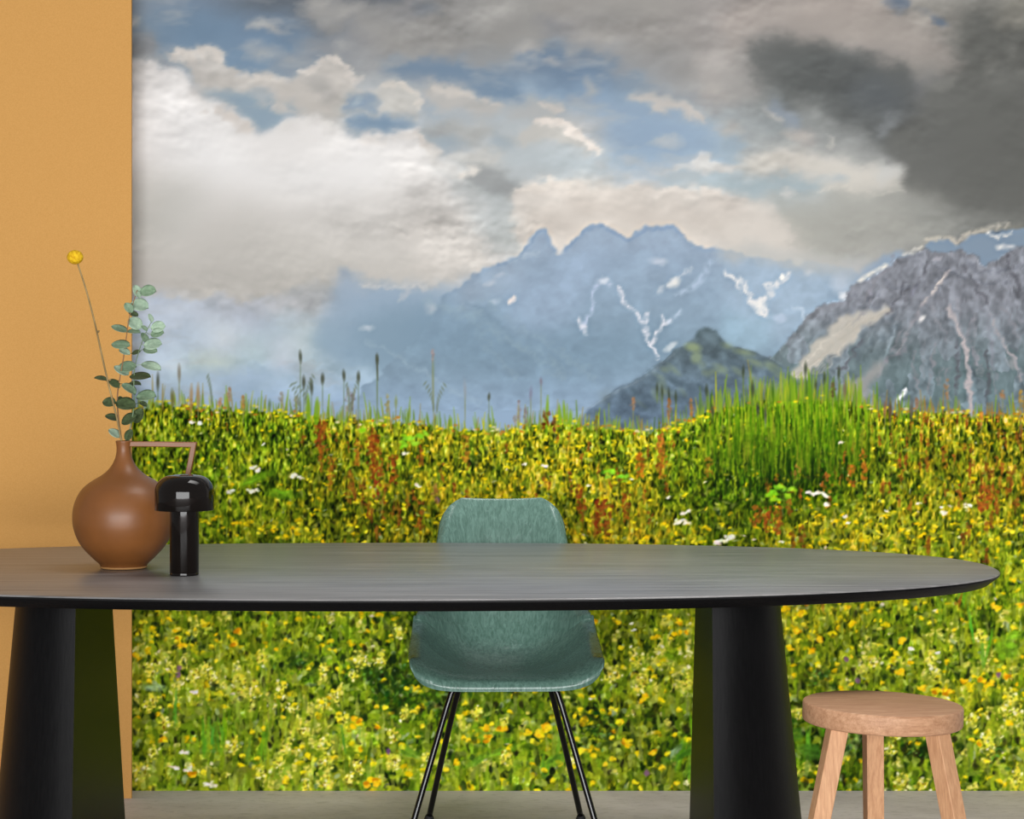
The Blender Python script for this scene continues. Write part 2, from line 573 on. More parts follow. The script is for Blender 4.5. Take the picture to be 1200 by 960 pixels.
    for (x, y, rx, ry, c, a) in [(375, 5, 20, 8, (176, 173, 168), .6), (400, 14, 24, 7, (168, 166, 162), .6), (430, 34, 18, 8, (160, 159, 156), .6), (470, 50, 26, 10, (163, 161, 157), .6),
                                 (585, 12, 22, 10, (174, 172, 168), .6), (540, 36, 24, 10, (134, 134, 132), .6), (600, 30, 26, 10, (140, 139, 137), .6), (617, 56, 12, 6, (178, 173, 168), .7),
                                 (650, 30, 20, 12, (128, 130, 135), .6), (700, 45, 20, 12, (168, 164, 158), .5), (760, 55, 26, 14, (138, 136, 132), .5), (800, 84, 16, 12, (132, 132, 130), .5),
                                 (835, 68, 16, 14, (176, 170, 166), .6), (833, 110, 12, 16, (178, 172, 166), .6), (715, 20, 26, 10, (142, 141, 138), .5), (860, 20, 20, 10, (168, 158, 152), .6),
                                 (482, 10, 20, 10, (126, 127, 130), .6), (460, 72, 22, 5, (172, 169, 164), .5), (520, 52, 18, 12, (156, 154, 150), .6), (676, 70, 22, 5, (120, 130, 142), .5)]:
        spot(x, y, rx, ry, c, a, rs.uniform(-.3, .3), min(rx, ry) * .8)
    # small wisps left
    for (x, y, rx, ry, c, a) in [(318, 31, 20, 6, (170, 169, 166), .8), (305, 30, 8, 4, (186, 184, 178), .6), (295, 54, 10, 5, (165, 170, 174), .6), (310, 62, 16, 7, (172, 172, 170), .7),
                                 (340, 70, 20, 8, (158, 158, 157), .6), (405, 53, 10, 5, (172, 172, 170), .6), (370, 56, 22, 8, (152, 153, 154), .6), (500, 10, 12, 8, (98, 110, 124), .5),
                                 (645, 70, 8, 5, (160, 160, 160), .7), (672, 60, 8, 5, (160, 160, 158), .6), (693, 104, 8, 8, (170, 168, 164), .7), (680, 118, 14, 6, (158, 162, 166), .6)]:
        spot(x, y, rx, ry, c, a, rs.uniform(-.3, .3), min(rx, ry) * .8)
    # cumulus chain left-centre
    shape([(196, 62), (212, 56), (228, 60), (232, 70), (240, 56), (252, 54), (262, 64), (268, 78), (280, 86), (300, 82), (320, 84), (340, 92), (352, 84), (366, 74), (378, 66), (392, 62), (402, 72), (414, 84), (420, 94), (410, 100),
           (408, 116), (394, 134), (376, 128), (360, 122), (352, 130), (330, 122), (316, 108), (296, 112), (276, 112), (262, 118), (240, 96), (222, 82), (204, 76)], (188, 183, 176), 2.5, 7, .95)
    shape([(240, 100), (300, 106), (320, 120), (346, 128), (352, 136), (320, 146), (306, 150), (290, 142), (272, 126), (250, 112)], (134, 158, 176), 5, 6, .9)
    puffs([(206, 60), (226, 64), (236, 62), (250, 56), (264, 66)], (206, 200, 192), 6, .6, 3, .4, 1)
    puffs([(282, 86), (318, 86), (340, 94)], (200, 194, 186), 6, .5, 3, .4, 2)
    puffs([(352, 86), (384, 64), (400, 70), (418, 92)], (205, 198, 190), 6, .6, 3, .5, 3)
    puffs([(300, 112), (330, 122), (352, 132)], (196, 190, 182), 6, .4, 2, .4, 4)
    shape([(352, 88), (378, 90), (396, 104), (384, 120), (364, 108)], (162, 160, 157), 5, 5, .7)
    # arch cloud and blue inside
    shape([(400, 98), (430, 102), (458, 96), (478, 100), (488, 112), (492, 130), (484, 142), (470, 130), (456, 134), (438, 130), (430, 136), (400, 134), (390, 120)], (186, 184, 178), 2.5, 5, .9)
    shape([(404, 108), (436, 108), (444, 118), (436, 128), (410, 128)], (124, 148, 172), 3, 5, .9)
    shape([(424, 134), (476, 136), (488, 146), (450, 154), (430, 156), (400, 146), (406, 136)], (116, 144, 170), 4, 5, .95)
    shape([(494, 112), (520, 118), (520, 136), (496, 134)], (140, 160, 178), 6, 5, .6)
    spot(415, 118, 5, 6, (160, 175, 185), .8, 0, 3)
    puffs([(450, 100), (470, 98), (486, 108), (490, 124)], (205, 199, 190), 5, .5, 3, .3, 5)
    spot(465, 120, 14, 9, (180, 178, 172), .7, 0, 5)
    # centre bands
    shape([(496, 96), (520, 100), (556, 108), (586, 118), (598, 130), (580, 136), (540, 134), (496, 124)], (178, 175, 170), 3, 6, .9)
    puffs([(500, 100), (545, 106), (588, 122)], (196, 190, 182), 7, .5, 2, .4, 6)
    shape([(590, 128), (612, 118), (642, 114), (664, 128), (650, 138), (610, 140)], (172, 172, 170), 4, 6, .85)
    puffs([(636, 118), (655, 124)], (196, 190, 182), 6, .5, 3, .4, 7)
    shape([(498, 146), (520, 140), (556, 140), (584, 150), (620, 156), (600, 164), (560, 162), (540, 170), (512, 162)], (172, 172, 168), 4, 7, .8)
    shape([(612, 150), (628, 142), (640, 136), (655, 140), (672, 150), (690, 166), (702, 178), (688, 180), (664, 172), (640, 166), (616, 170), (606, 160)], (182, 180, 174), 2.5, 5, .95)
    puffs([(630, 142), (650, 140), (674, 152), (698, 176)], (214, 205, 196), 6, .65, 4, .35, 8)
    shape([(560, 170), (610, 166), (660, 176), (690, 190), (700, 204), (650, 206), (600, 206), (566, 196)], (172, 182, 186), 7, 9, .55)
    shape([(506, 150), (548, 162), (544, 176), (520, 180), (504, 168)], (142, 160, 174), 5, 6, .7)
    shape([(574, 150), (596, 156), (600, 170), (576, 172)], (142, 160, 174), 5, 6, .6)
    shape([(530, 176), (560, 166), (598, 180), (604, 196), (560, 200), (530, 192)], (188, 185, 178), 5, 7, .7)
    # right wisps
    shape([(738, 104), (760, 106), (790, 116), (818, 128), (832, 138), (828, 146), (806, 138), (780, 128), (748, 116)], (190, 183, 175), 2.5, 3, .9)
    shape([(740, 96), (780, 104), (850, 120), (850, 126), (800, 114), (750, 104)], (124, 134, 144), 4, 4, .5)
    for (x, y, rx, ry) in [(780, 165, 16, 6), (775, 160, 8, 4), (742, 188, 14, 6), (702, 192, 8, 5), (764, 195, 12, 3)]:
        spot(x, y, rx, ry, (176, 180, 181), .6, 0, 3.5)
    shape([(750, 198), (806, 194), (814, 182), (822, 175), (832, 176), (836, 188), (852, 190), (870, 196), (856, 204), (800, 202)], (196, 192, 186), 2, 3, .85)
    shape([(760, 202), (850, 206), (850, 216), (780, 214)], (154, 174, 184), 4, 4, .6)
    # big white cloud (left)
    big = [(100, 70), (160, 68), (178, 68), (190, 78), (206, 80), (224, 92), (228, 108), (242, 116), (258, 122), (272, 130), (284, 138), (298, 148), (310, 150), (324, 142), (344, 138), (364, 133), (376, 136), (384, 146),
           (400, 154), (420, 158), (440, 160), (460, 156), (478, 152), (486, 146), (492, 148), (498, 164), (506, 172), (520, 182), (545, 200), (560, 226), (580, 262), (545, 340), (480, 335), (420, 322), (360, 330), (300, 345), (220, 350), (100, 345)]
    shape(big, (225, 222, 219), 3.2, 6, .96, col2=(190, 186, 179), grad=(175, 320))
    shape([(100, 100), (170, 80), (210, 100), (240, 140), (300, 190), (380, 180), (430, 170), (480, 185), (450, 220), (300, 225), (180, 190), (100, 190)], (232, 231, 230), 16, 10, .75)
    shape([(100, 200), (180, 205), (240, 220), (230, 260), (190, 300), (100, 320)], (180, 181, 174), 20, 12, .55)
    shape([(240, 255), (300, 250), (360, 290), (420, 300), (400, 330), (300, 340), (230, 330)], (184, 181, 174), 16, 12, .5)
    puffs([(246, 120), (272, 132), (300, 152)], (208, 200, 192), 8, .45, 3, .6, 9)
    puffs([(486, 148), (494, 160), (512, 176)], (214, 206, 198), 6, .5, 3, .4, 10)
    puffs([(330, 146), (370, 136), (386, 148)], (216, 213, 209), 8, .4, 2, .6, 11)
    puffs([(420, 160), (484, 150)], (222, 216, 210), 7, .4, 2, .6, 12)
    shape([(168, 64), (190, 68), (214, 76), (206, 80), (180, 74)], (142, 148, 154), 2.5, 3, .6)
    # grey notch and dark smudge
    shape([(505, 178), (540, 190), (560, 196), (600, 220), (612, 240), (600, 270), (580, 285), (552, 262), (540, 230), (515, 205)], (170, 176, 177), 8, 8, .75)
    shape([(500, 160), (518, 172), (522, 186), (540, 200), (556, 206), (545, 214), (520, 200), (504, 186)], (194, 191, 186), 5, 6, .8)
    shape([(546, 198), (562, 192), (580, 202), (600, 216), (612, 232), (596, 234), (572, 226), (552, 214)], (136, 139, 139), 5, 6, .8)
    puffs([(540, 202), (556, 196)], (205, 200, 192), 6, .6, 3, .3, 13)
    shape([(490, 236), (520, 244), (545, 268), (572, 272), (566, 320), (500, 332), (470, 280)], (198, 192, 185), 12, 10, .6)
    # cream bank above the peaks
    shape([(596, 236), (606, 222), (620, 216), (642, 208), (660, 206), (676, 214), (700, 222), (724, 218), (744, 214), (760, 222), (780, 226), (800, 222), (826, 222), (840, 218), (870, 224), (900, 236), (930, 262), (960, 290),
           (920, 306), (860, 306), (820, 296), (780, 276), (740, 284), (700, 284), (660, 300), (640, 296), (612, 300), (600, 270)], (204, 196, 187), 3, 7, .9)
    puffs([(606, 224), (645, 210), (676, 216)], (214, 206, 196), 8, .6, 3, .4, 14, (186, 178, 170))
    puffs([(740, 216), (765, 224), (800, 224), (842, 222)], (212, 204, 195), 7, .6, 3, .5, 15, (182, 176, 168))
    puffs([(620, 240), (700, 236), (780, 246), (880, 262)], (196, 188, 178), 16, .3, 1.2, .8, 16, (178, 172, 165))
    for (x, y, rx, ry) in [(690, 244, 26, 9), (760, 256, 26, 9), (650, 262, 26, 12), (850, 240, 22, 9), (810, 250, 16, 6)]:
        spot(x, y, rx, ry, (188, 179, 170), .6, .2, 8)
    shape([(590, 240), (600, 250), (606, 290), (590, 300), (575, 280)], (176, 180, 178), 8, 7, .6)
    # right: pinkish veil, dark masses
    shape([(850, -20), (1010, -20), (1060, 20), (1110, 50), (1140, 80), (1060, 78), (990, 56), (930, 50), (880, 40), (850, 60)], (166, 157, 150), 8, 10, .7)
    dark = (92, 95, 94)
    shape([(884, 60), (900, 42), (930, 38), (960, 44), (1000, 56), (1040, 60), (1060, 76), (1075, 92), (1072, 120), (1062, 142), (1056, 170), (1050, 186), (1010, 172), (985, 150), (960, 136), (930, 124), (905, 112), (890, 92)], dark, 7, 10, .85)
    shape([(1130, 20), (1160, 14), (1190, 34), (1260, 40), (1300, 250), (1220, 262), (1150, 262), (1090, 246), (1060, 220), (1040, 190), (1046, 162), (1050, 140), (1070, 122), (1100, 100), (1130, 72), (1136, 44)], (101, 102, 98), 8, 10, .9)
    shape([(1005, 80), (1040, 84), (1056, 110), (1040, 132), (1005, 130), (990, 110)], (93, 99, 104), 10, 8, .6)
    shape([(1040, 132), (1056, 134), (1050, 152), (1036, 160), (1028, 150)], (140, 146, 150), 5, 6, .6)
    shape([(930, 118), (960, 124), (990, 150), (1040, 172), (1040, 190), (990, 184), (950, 158)], (150, 153, 150), 7, 8, .6)
    shape([(900, 112), (920, 124), (940, 144), (926, 146), (905, 128)], (134, 148, 166), 4, 4, .7)
    spot(905, 132, 9, 4, (190, 185, 178), .6, .7, 3); spot(930, 156, 12, 6, (192, 184, 176), .6, .3, 4)
    spot(974, 164, 8, 3, (188, 184, 176), .6, .9, 2.5)
    shape([(926, 150), (950, 152), (954, 166), (930, 168)], (180, 170, 163), 5, 5, .6)
    shape([(850, 140), (880, 130), (900, 150), (920, 170), (900, 186), (870, 182)], (160, 162, 160), 8, 8, .5)
    shape([(850, 160), (866, 156), (876, 172), (870, 186), (850, 186)], (140, 160, 176), 5, 5, .7)
    spot(858, 150, 12, 9, (180, 174, 166), .6, 0, 6)
    shape([(868, 182), (930, 178), (985, 184), (1030, 186), (1056, 200), (1062, 214), (1064, 224), (1020, 228), (990, 224), (960, 222), (930, 206), (880, 206), (860, 196)], (203, 198, 188), 4, 6, .85)
    shape([(845, 206), (900, 206), (925, 208), (962, 216), (950, 224), (900, 226), (850, 222)], (154, 172, 180), 4, 4, .85)
    spot(978, 210, 12, 5, (160, 175, 184), .6, 0, 4)
    shape([(1030, 186), (1056, 196), (1062, 206), (1030, 214)], (192, 196, 196), 5, 4, .5)
    stroke([(950, 226), (990, 219), (1020, 226), (1060, 224)], (214, 208, 196), 3, 2, .7, 2)
    shape([(900, 228), (960, 226), (1000, 222), (1030, 228), (1080, 222), (1120, 250), (1110, 284), (1060, 282), (1000, 300), (940, 292), (910, 262)], (158, 158, 151), 10, 8, .75)
    shape([(1060, 232), (1160, 250), (1200, 256), (1200, 270), (1150, 276), (1090, 278)], (140, 142, 137), 9, 8, .6)
    shape([(848, 254), (880, 262), (930, 276), (940, 300), (900, 308), (850, 306)], (200, 193, 184), 6, 7, .7)
    shape([(862, 230), (884, 226), (912, 240), (908, 250), (880, 246)], (200, 194, 186), 3, 5, .6)
    spot(925, 224, 6, 5, (205, 202, 196), .6, 0, 3)
    shape([(1036, -10), (1062, -10), (1066, 10), (1052, 10), (1040, 6)], (96, 112, 132), 3, 4, .85)
    spot(1101, 25, 10, 7, (98, 113, 132), .85, .4, 4)
    spot(1082, 12, 8, 4, (130, 134, 140), .6, .4, 4)
    for (x, y, rx, ry, a) in [(1098, 98, 14, 7, .5), (1115, 94, 5, 4, .5), (1187, 62, 6, 5, .4), (1160, 75, 7, 12, .3), (1197, 80, 6, 8, .3)]:
        spot(x, y, rx, ry, (134, 134, 128), a, 0, 5)
    spot(1188, 24, 16, 10, (150, 147, 136), .6, 0, 7)
    # ragged edges and cauliflower relief over all the cloud
    w = window(PX0, PY0, PX1, 380)
    calm = np.clip(1.15 - np.exp(-((GX - 250) / 190) ** 2 - ((GY - 235) / 95) ** 2) * 1.1 - np.exp(-((GX - 1150) / 110) ** 2 - ((GY - 190) / 90) ** 2) * .8, .12, 1)
    ragged(fbm(22, 14, 5, 23, .6) * 11 * calm, fbm(22, 14, 5, 24, .6) * 8 * calm)
    lump = fbm(46, 26, 4, 25, .5) + .6 * fbm(19, 11, 3, 28, .5)
    rel = (lump - np.roll(np.roll(lump, 5, 0), 3, 1))
    rel = rel / (rel.std() + 1e-6)
    grey = 1 - np.clip((IMG[..., 2] - IMG[..., 0]) * 7, 0, .75)
    patch = np.clip(.6 + 1.5 * fbm(90, 60, 3, 27), .1, 1.3)
    IMG[:] *= (1 + (np.clip(rel, -2, 2.4) * .026 + fbm(60, 34, 4, 29) * .12) * calm * grey * patch)[..., None]
    veil = np.clip(fbm(50, 16, 5, 26, .6) * 2.2 - .1, 0, 1) * calm * (1 - grey) * .55
    IMG[:] = IMG * (1 - veil[..., None]) + np.array([.68, .69, .69], np.float32) * veil[..., None]
    g = IMG.mean(2, keepdims=True)
    IMG[:] = g + (IMG - g) * .86


def paint_peaks():
    # pale haze left with hidden flank
    w = window(154, 320, 560, 500)
    hz = fbm(46, 34, 4, 32)[w]
    m = np.clip((GY[w] - 325) / 30, 0, 1) * np.clip((520 - GX[w]) / 120, 0, 1)
    IMG[w] += (hz * 0.13 * m + fbm(16, 12, 3, 33)[w] * .05 * m)[..., None]
    for (x, y, rx, ry, c, a) in [(200, 365, 40, 18, (192, 204, 220), .6), (260, 395, 26, 16, (214, 220, 224), .6), (300, 410, 20, 14, (188, 208, 210), .5), (255, 425, 24, 10, (206, 214, 200), .5),
                                 (335, 405, 18, 16, (200, 206, 216), .5), (225, 395, 20, 12, (178, 196, 214), .5), (320, 385, 30, 14, (172, 190, 200), .5), (290, 372, 22, 12, (182, 188, 202), .5),
                                 (330, 425, 12, 10, (206, 210, 218), .5), (280, 440, 60, 10, (162, 184, 210), .5), (190, 420, 20, 14, (190, 206, 226), .5), (370, 400, 24, 16, (186, 202, 202), .5)]:
        spot(x, y, rx, ry, c, a, rs.uniform(-.3, .3), min(rx, ry) * .9)
    # left flank emerging under the cloud
    shape([(390, 334), (404, 316), (414, 318), (426, 332), (446, 336), (480, 334), (500, 333), (540, 338), (600, 360), (600, 420), (540, 430), (470, 440), (400, 430), (360, 400), (385, 360)], (150, 168, 188), 7, 6, .8, True,
          col2=(134, 158, 178), grad=(330, 400))
    shape([(400, 385), (450, 360), (520, 356), (570, 380), (600, 420), (560, 450), (480, 440), (420, 410)], (122, 145, 162), 12, 8, .7)
    spot(404, 320, 8, 6, (146, 158, 172), .7, .5, 4)
    stroke([(424, 330), (436, 334), (460, 336), (500, 334)], (206, 202, 196), 4, 3, .6, 2)
    stroke([(470, 350), (480, 341)], (176, 182, 188), 5, 2, .6, 2)
    spot(506, 360, 6, 6, (184, 190, 196), .7, 0, 4)
    spot(430, 384, 6, 3, (178, 190, 200), .8, 0, 2)
    # main massif
    ridge = [(520, 345), (545, 330), (558, 318), (572, 314), (584, 306), (600, 302), (610, 296), (617, 284), (624, 274), (633, 266), (640, 266), (643, 276), (646, 288), (652, 297), (659, 296), (666, 286), (674, 276), (684, 268), (694, 262), (706, 261),
             (716, 266), (726, 272), (735, 276), (746, 270), (756, 266), (770, 262), (786, 263), (796, 268), (804, 278), (816, 286), (834, 290), (850, 292), (880, 300), (940, 304), (1000, 312), (1010, 330), (1000, 520), (380, 520), (430, 450), (500, 385)]
    shape(ridge, (143, 161, 181), 1.6, 1.8, .95, True, col2=(126, 148, 165), grad=(290, 400))
    shape([(480, 380), (560, 350), (660, 380), (740, 390), (800, 410), (760, 440), (660, 450), (560, 440), (480, 430)], (119, 143, 162), 16, 9, .65)
    shape([(540, 330), (600, 308), (620, 330), (560, 350), (540, 360)], (156, 170, 186), 8, 5, .5)
    shape([(600, 330), (680, 300), (720, 300), (680, 360), (640, 390), (600, 380)], (150, 168, 190), 12, 8, .6)
    shape([(850, 300), (900, 305), (990, 306), (960, 360), (920, 410), (870, 400), (850, 350)], (156, 175, 193), 10, 8, .8)
    shape([(850, 370), (900, 370), (910, 410), (880, 412), (840, 398)], (146, 175, 192), 8, 5, .6)
    # lower blue haze
    w = window(154, 400, 1000, 520)
    t = np.clip((GY[w] - 425) / 60, 0, 1) ** 1.2
    IMG[w] = IMG[w] * (1 - .75 * t[..., None]) + np.array([146, 169, 196], np.float32) / 255 * (.75 * t[..., None])
    # rock grain
    w = window(400, 262, 1000, 480)
    a = fbm(13, 9, 3, 41)[w]; b = fbm(22, 40, 3, 42)[w]
    IMG[w] *= (1 + (.05 * a + .05 * b) * inside(ridge, GX[w], GY[w]))[..., None]
    # dim ridges
    for p, wd, al in [([(500, 350), (560, 372), (620, 410), (660, 440)], 9, .25), ([(566, 350), (600, 380), (640, 402), (700, 440)], 4, .25), ([(540, 360), (570, 400), (600, 440)], 5, .2)]:
        stroke(p, (150, 170, 176), wd, 5, al, 5)
    stroke([(430, 400), (470, 420), (520, 450), (560, 470)], (160, 180, 192), 4, 3, .3, 2)
    stroke([(300, 425), (350, 450), (380, 470)], (160, 182, 200), 4, 3, .3, 2)
    stroke([(545, 350), (575, 372), (600, 392)], (112, 134, 150), 4, 2, .4, 2)
    # edge of the left shoulder: pale outline & darker brow
    stroke([(600, 304), (612, 299), (622, 296), (632, 298)], (170, 184, 196), 5, 2, .6, 2)
    stroke([(584, 309), (600, 305), (612, 299), (620, 285), (633, 269)], (118, 138, 160), 2, 1.5, .5, 1.5)
    stroke([(664, 292), (684, 271), (706, 264), (724, 273), (736, 280), (756, 269), (790, 266), (800, 274)], (116, 138, 166), 3, 2, .5, 1)
    # snow
    sn = (206, 208, 216)
    stroke([(596, 354), (602, 347)], (220, 212, 205), 4, 1.5, .9, 1.5); spot(600, 352, 4, 4, (214, 208, 206), .8, .4, 2)
    spot(574, 331, 6, 3, (180, 188, 198), .6, -.4, 2); spot(585, 322, 5, 2, (176, 186, 198), .6, -.4, 2); spot(580, 352, 5, 3, (176, 190, 204), .6, 0, 2)
    stroke([(698, 333), (694, 342), (694, 356), (692, 366), (686, 376), (682, 386)], (170, 184, 206), 4, 1.6, .9, 1.5)
    stroke([(700, 330), (708, 328), (716, 333)], (178, 190, 208), 5, 2, .8, 1); spot(708, 328, 5, 4, (196, 204, 214), .8, 0, 2)
    stroke([(679, 374), (684, 382), (688, 390)], sn, 5, 1.8, .8, 1.5)
    stroke([(727, 336), (729, 350), (738, 360), (748, 370), (755, 380), (757, 390), (762, 400), (767, 412), (769, 420)], sn, 4, 1.4, .85, 1.5)
    stroke([(755, 376), (760, 366)], sn, 6, 2, .7, 1.5)
    stroke([(765, 402), (770, 388), (777, 378), (788, 374)], sn, 4, 1.4, .85, 1.2)
    stroke([(777, 378), (777, 368)], sn, 3, 1.2, .7, 1); stroke([(785, 376), (798, 364)], (180, 196, 214), 4, 2, .7, 1)
    spot(790, 330, 7, 4, (226, 222, 214), .8, -.35, 3); stroke([(774, 341), (796, 322), (810, 314)], (196, 202, 208), 4, 2, .7, 1.5)
    stroke([(795, 345), (815, 334), (824, 322), (832, 305)], (172, 188, 208), 6, 3, .7, 2); spot(771, 305, 10, 4, (186, 194, 206), .7, 0, 2.5)
    spot(757, 300, 10, 9, (156, 176, 196), .4, 0, 3); spot(786, 405, 8, 4, (196, 204, 208), .7, -.6, 2)
    for p, wd in [([(850, 320), (862, 328), (872, 344), (884, 356), (893, 366)], 6), ([(884, 354), (896, 352), (904, 342), (900, 334)], 8), ([(898, 336), (912, 330), (922, 320)], 6), ([(893, 352), (895, 366)], 9), ([(866, 326), (880, 342)], 5)]:
        stroke(p, (214, 214, 214), wd, 2, .85, 3)
    spot(892, 358, 6, 7, (228, 226, 222), .7, 0, 4); spot(917, 324, 3, 3, (240, 236, 228), .8); spot(934, 305, 6, 4, (206, 206, 200), .7, 0, 2); spot(949, 318, 5, 3, (186, 196, 206), .7, 0, 2)
    stroke([(930, 360), (938, 362), (942, 372)], (190, 204, 216), 4, 2, .7, 1.5); spot(914, 372, 8, 5, (178, 192, 210), .6, 0, 2)
    spot(985, 332, 10, 12, (190, 200, 212), .6, -.5, 5); spot(988, 346, 6, 4, (214, 216, 220), .8, -.3, 2)
    # far range behind the right-hand mountain
    shape([(1006, 318), (1020, 306), (1040, 296), (1056, 292), (1066, 296), (1060, 330), (1000, 340)], (136, 156, 178), 2.5, 2, .8, True)
    stroke([(1008, 328), (1020, 320), (1036, 311)], (220, 216, 206), 5, 1.6, .9, 1.5)
    shape([(1084, 286), (1094, 282), (1106, 279), (1120, 284), (1128, 288), (1132, 278), (1142, 274), (1160, 270), (1190, 268), (1230, 262), (1320, 258), (1320, 330), (1090, 330)], (126, 144, 162), 1.6, 1.5, .95, True)
    stroke([(1060, 296), (1072, 291), (1080, 288)], (206, 202, 194), 3, 1.5, .7, 1)
    stroke([(1086, 280), (1112, 278), (1124, 284), (1132, 276), (1150, 268), (1180, 262)], (196, 190, 178), 5, 2.5, .75, 1.5)
    stroke([(1156, 272), (1170, 276), (1186, 274)], (226, 222, 214), 4, 1.6, .85, 1.5); stroke([(1160, 272), (1180, 270)], (60, 74, 92), 1.6, 1, .6, 1)
    spot(1172, 288, 5, 3, (214, 214, 212), .8, 0, 2); spot(1184, 288, 6, 3, (206, 206, 206), .7, 0, 2)
    # right mountain
    mt = [(898, 424), (912, 410), (926, 394), (938, 380), (946, 368), (958, 360), (972, 354), (988, 350), (994, 340), (1000, 330), (1014, 328), (1026, 320), (1038, 312), (1050, 302), (1066, 296), (1082, 292), (1096, 294), (1112, 296), (1126, 292),
          (1136, 294), (1146, 302), (1154, 310), (1164, 306), (1176, 296), (1190, 290), (1210, 286), (1250, 300), (1300, 290), (1420, 340), (1420, 520), (880, 520)]
    shape(mt, (112, 115, 122), 1.1, 2, 1, True, col2=(98, 112, 118), grad=(350, 460))
    w = window(880, 285, 1420, 500)
    X, Y = GX[w], GY[w]
    # strata run down and outward from the crest
    m = inside(mt, X, Y)
    u = (X - 1110) / (Y - 180)
    q = np.random.RandomState(55)
    prof = q.rand(2000).astype(np.float32)
    def ray(freq, amp, off):
        t = (u + NR1[w] * .012) * freq + 600 + off
        i = np.clip(t.astype(int), 0, 1998); f = t - i; f = f * f * (3 - 2 * f)
        return (prof[i] * (1 - f) + prof[i + 1] * f - .5) * amp
    tx = (ray(30, .15, 0) + ray(70, .10, 300)) * np.clip(.6 + fbm(40, 30, 2, 51)[w], .2, 1.2) + fbm(6, 8, 2, 52)[w] * .13 + fbm(16, 12, 3, 53)[w] * .12
    IMG[w] *= (1 + (.14 + tx * 1.5) * m)[..., None]
    g = (fbm(26, 40, 3, 54)[w] > .02) * np.clip((Y - 370) / 60, 0, 1) * m * .45
    IMG[w] = IMG[w] * (1 - g[..., None]) + np.array([86, 106, 106], np.float32) / 255 * g[..., None]
    # scree fans
    cr = (188, 182, 171)
    shape([(938, 420), (950, 404), (966, 392), (980, 376), (1000, 366), (1020, 362), (1040, 358), (1044, 362), (1030, 374), (1012, 382), (1000, 400), (984, 412), (966, 420), (952, 432), (944, 444), (926, 446), (928, 436)], cr, 2, 2.5, .85, True)
    stroke([(936, 438), (960, 418), (984, 396), (1012, 378), (1040, 362)], (164, 158, 148), 2, 1, .6, 1)
    stroke([(940, 428), (964, 404), (984, 388)], (208, 202, 190), 4, 2, .6, 1.5)
    stroke([(924, 444), (944, 440), (960, 420)], (196, 190, 180), 3, 1.5, .6, 1.5)
    shape([(985, 460), (995, 444), (1012, 436), (1034, 424), (1040, 420), (1036, 436), (1020, 450), (1016, 466), (990, 476)], (154, 152, 150), 3, 3, .8, True)
    stroke([(1112, 316), (1104, 326), (1094, 340), (1082, 356)], (176, 170, 170), 4, 1.2, .85, 1.2); stroke([(1106, 322), (1090, 345)], (208, 200, 194), 1.6, .8, .8, 1)
    stroke([(1082, 356), (1070, 376), (1058, 402), (1052, 412)], (150, 148, 154), 5, 2, .7, 1.5)
    spot(1080, 373, 5, 3, (206, 204, 204), .9, -.8, 1.4); spot(1098, 302, 5, 2.5, (160, 160, 168), .8); spot(1070, 340, 2, 6, (140, 142, 156), .7, .3, 1.5); spot(1020, 342, 2.5, 4, (150, 150, 162), .7, .3, 1.5)
    stroke([(1112, 360), (1120, 376), (1128, 396), (1134, 420), (1136, 450), (1138, 486)], (172, 166, 168), 5, 1.8, 1, 2, 1.5, .3)
    for x0, y0, x1, y1, wd, c in [(1090, 350, 1112, 400, 3, 150), (1120, 350, 1134, 400, 3, 146), (1140, 370, 1150, 440, 3, 150), (1156, 360, 1200, 440, 3, 156), (1176, 360, 1214, 420, 3, 140), (1060, 380, 1030, 440, 3, 140),
                                  (1020, 350, 1000, 380, 3, 138), (1096, 400, 1088, 460, 3, 136), (1070, 410, 1076, 460, 3, 134), (1110, 430, 1112, 470, 3, 136), (1160, 430, 1176, 476, 3, 140), (1044, 300, 1010, 350, 3, 136), (1090, 300, 1060, 350, 3, 84),
                                  (1130, 310, 1160, 360, 4, 88), (1060, 330, 1040, 366, 4, 86), (1180, 300, 1200, 350, 4, 86), (1010, 400, 984, 430, 5, 92), (1120, 400, 1122, 460, 4, 88), (1156, 410, 1158, 470, 4, 86)]:
        stroke([(x0, y0), ((x0 * 3 + x1) / 4, (y0 * 2 + y1) / 3), (x1, y1)], (c, c, c + 7), wd, 1.5, .6, 2.5)
    stroke([(1138, 376), (1136, 396), (1142, 416), (1148, 430)], (150, 146, 154), 4, 1.6, .6, 2)
    stroke([(1164, 376), (1172, 394), (1182, 410), (1194, 436), (1198, 444)], (162, 158, 160), 4, 1.6, .7, 2)
    stroke([(1148, 360), (1156, 368), (1160, 390), (1164, 420), (1168, 446)], (134, 134, 144), 3, 1.4, .5, 2)
    stroke([(1082, 400), (1082, 440)], (130, 136, 142), 4, 1.8, .5, 2); stroke([(1092, 420), (1100, 450), (1104, 430)], (136, 138, 144), 3, 1.5, .5, 2)
    stroke([(1194, 370), (1200, 376)], (150, 148, 158), 3, 1.5, .6, 1); stroke([(1180, 420), (1186, 430)], (160, 158, 160), 5, 1.8, .5, 1)
    stroke([(1054, 470), (1058, 462), (1062, 454)], (226, 228, 232), 5, 1.3, .95, .8)
    stroke([(1040, 420), (1060, 412), (1066, 400)], (132, 130, 138), 5, 2, .5, 2)
    for p in ([(994, 345), (1010, 350), (1030, 345)], [(1040, 330), (1060, 340), (1080, 330)], [(1100, 310), (1140, 330), (1180, 330)], [(1130, 300), (1150, 320), (1200, 310)]):
        stroke(p, (84, 88, 100), 3, 2, .35, 3)
    stroke([(1046, 372), (1052, 378), (1040, 390), (1020, 400), (1000, 420)], (92, 104, 112), 7, 4, .6, 4)
    shape([(838, 282), (880, 288), (940, 292), (1000, 296), (1012, 312), (960, 316), (900, 308), (850, 300)], (178, 178, 174), 6, 6, .75)
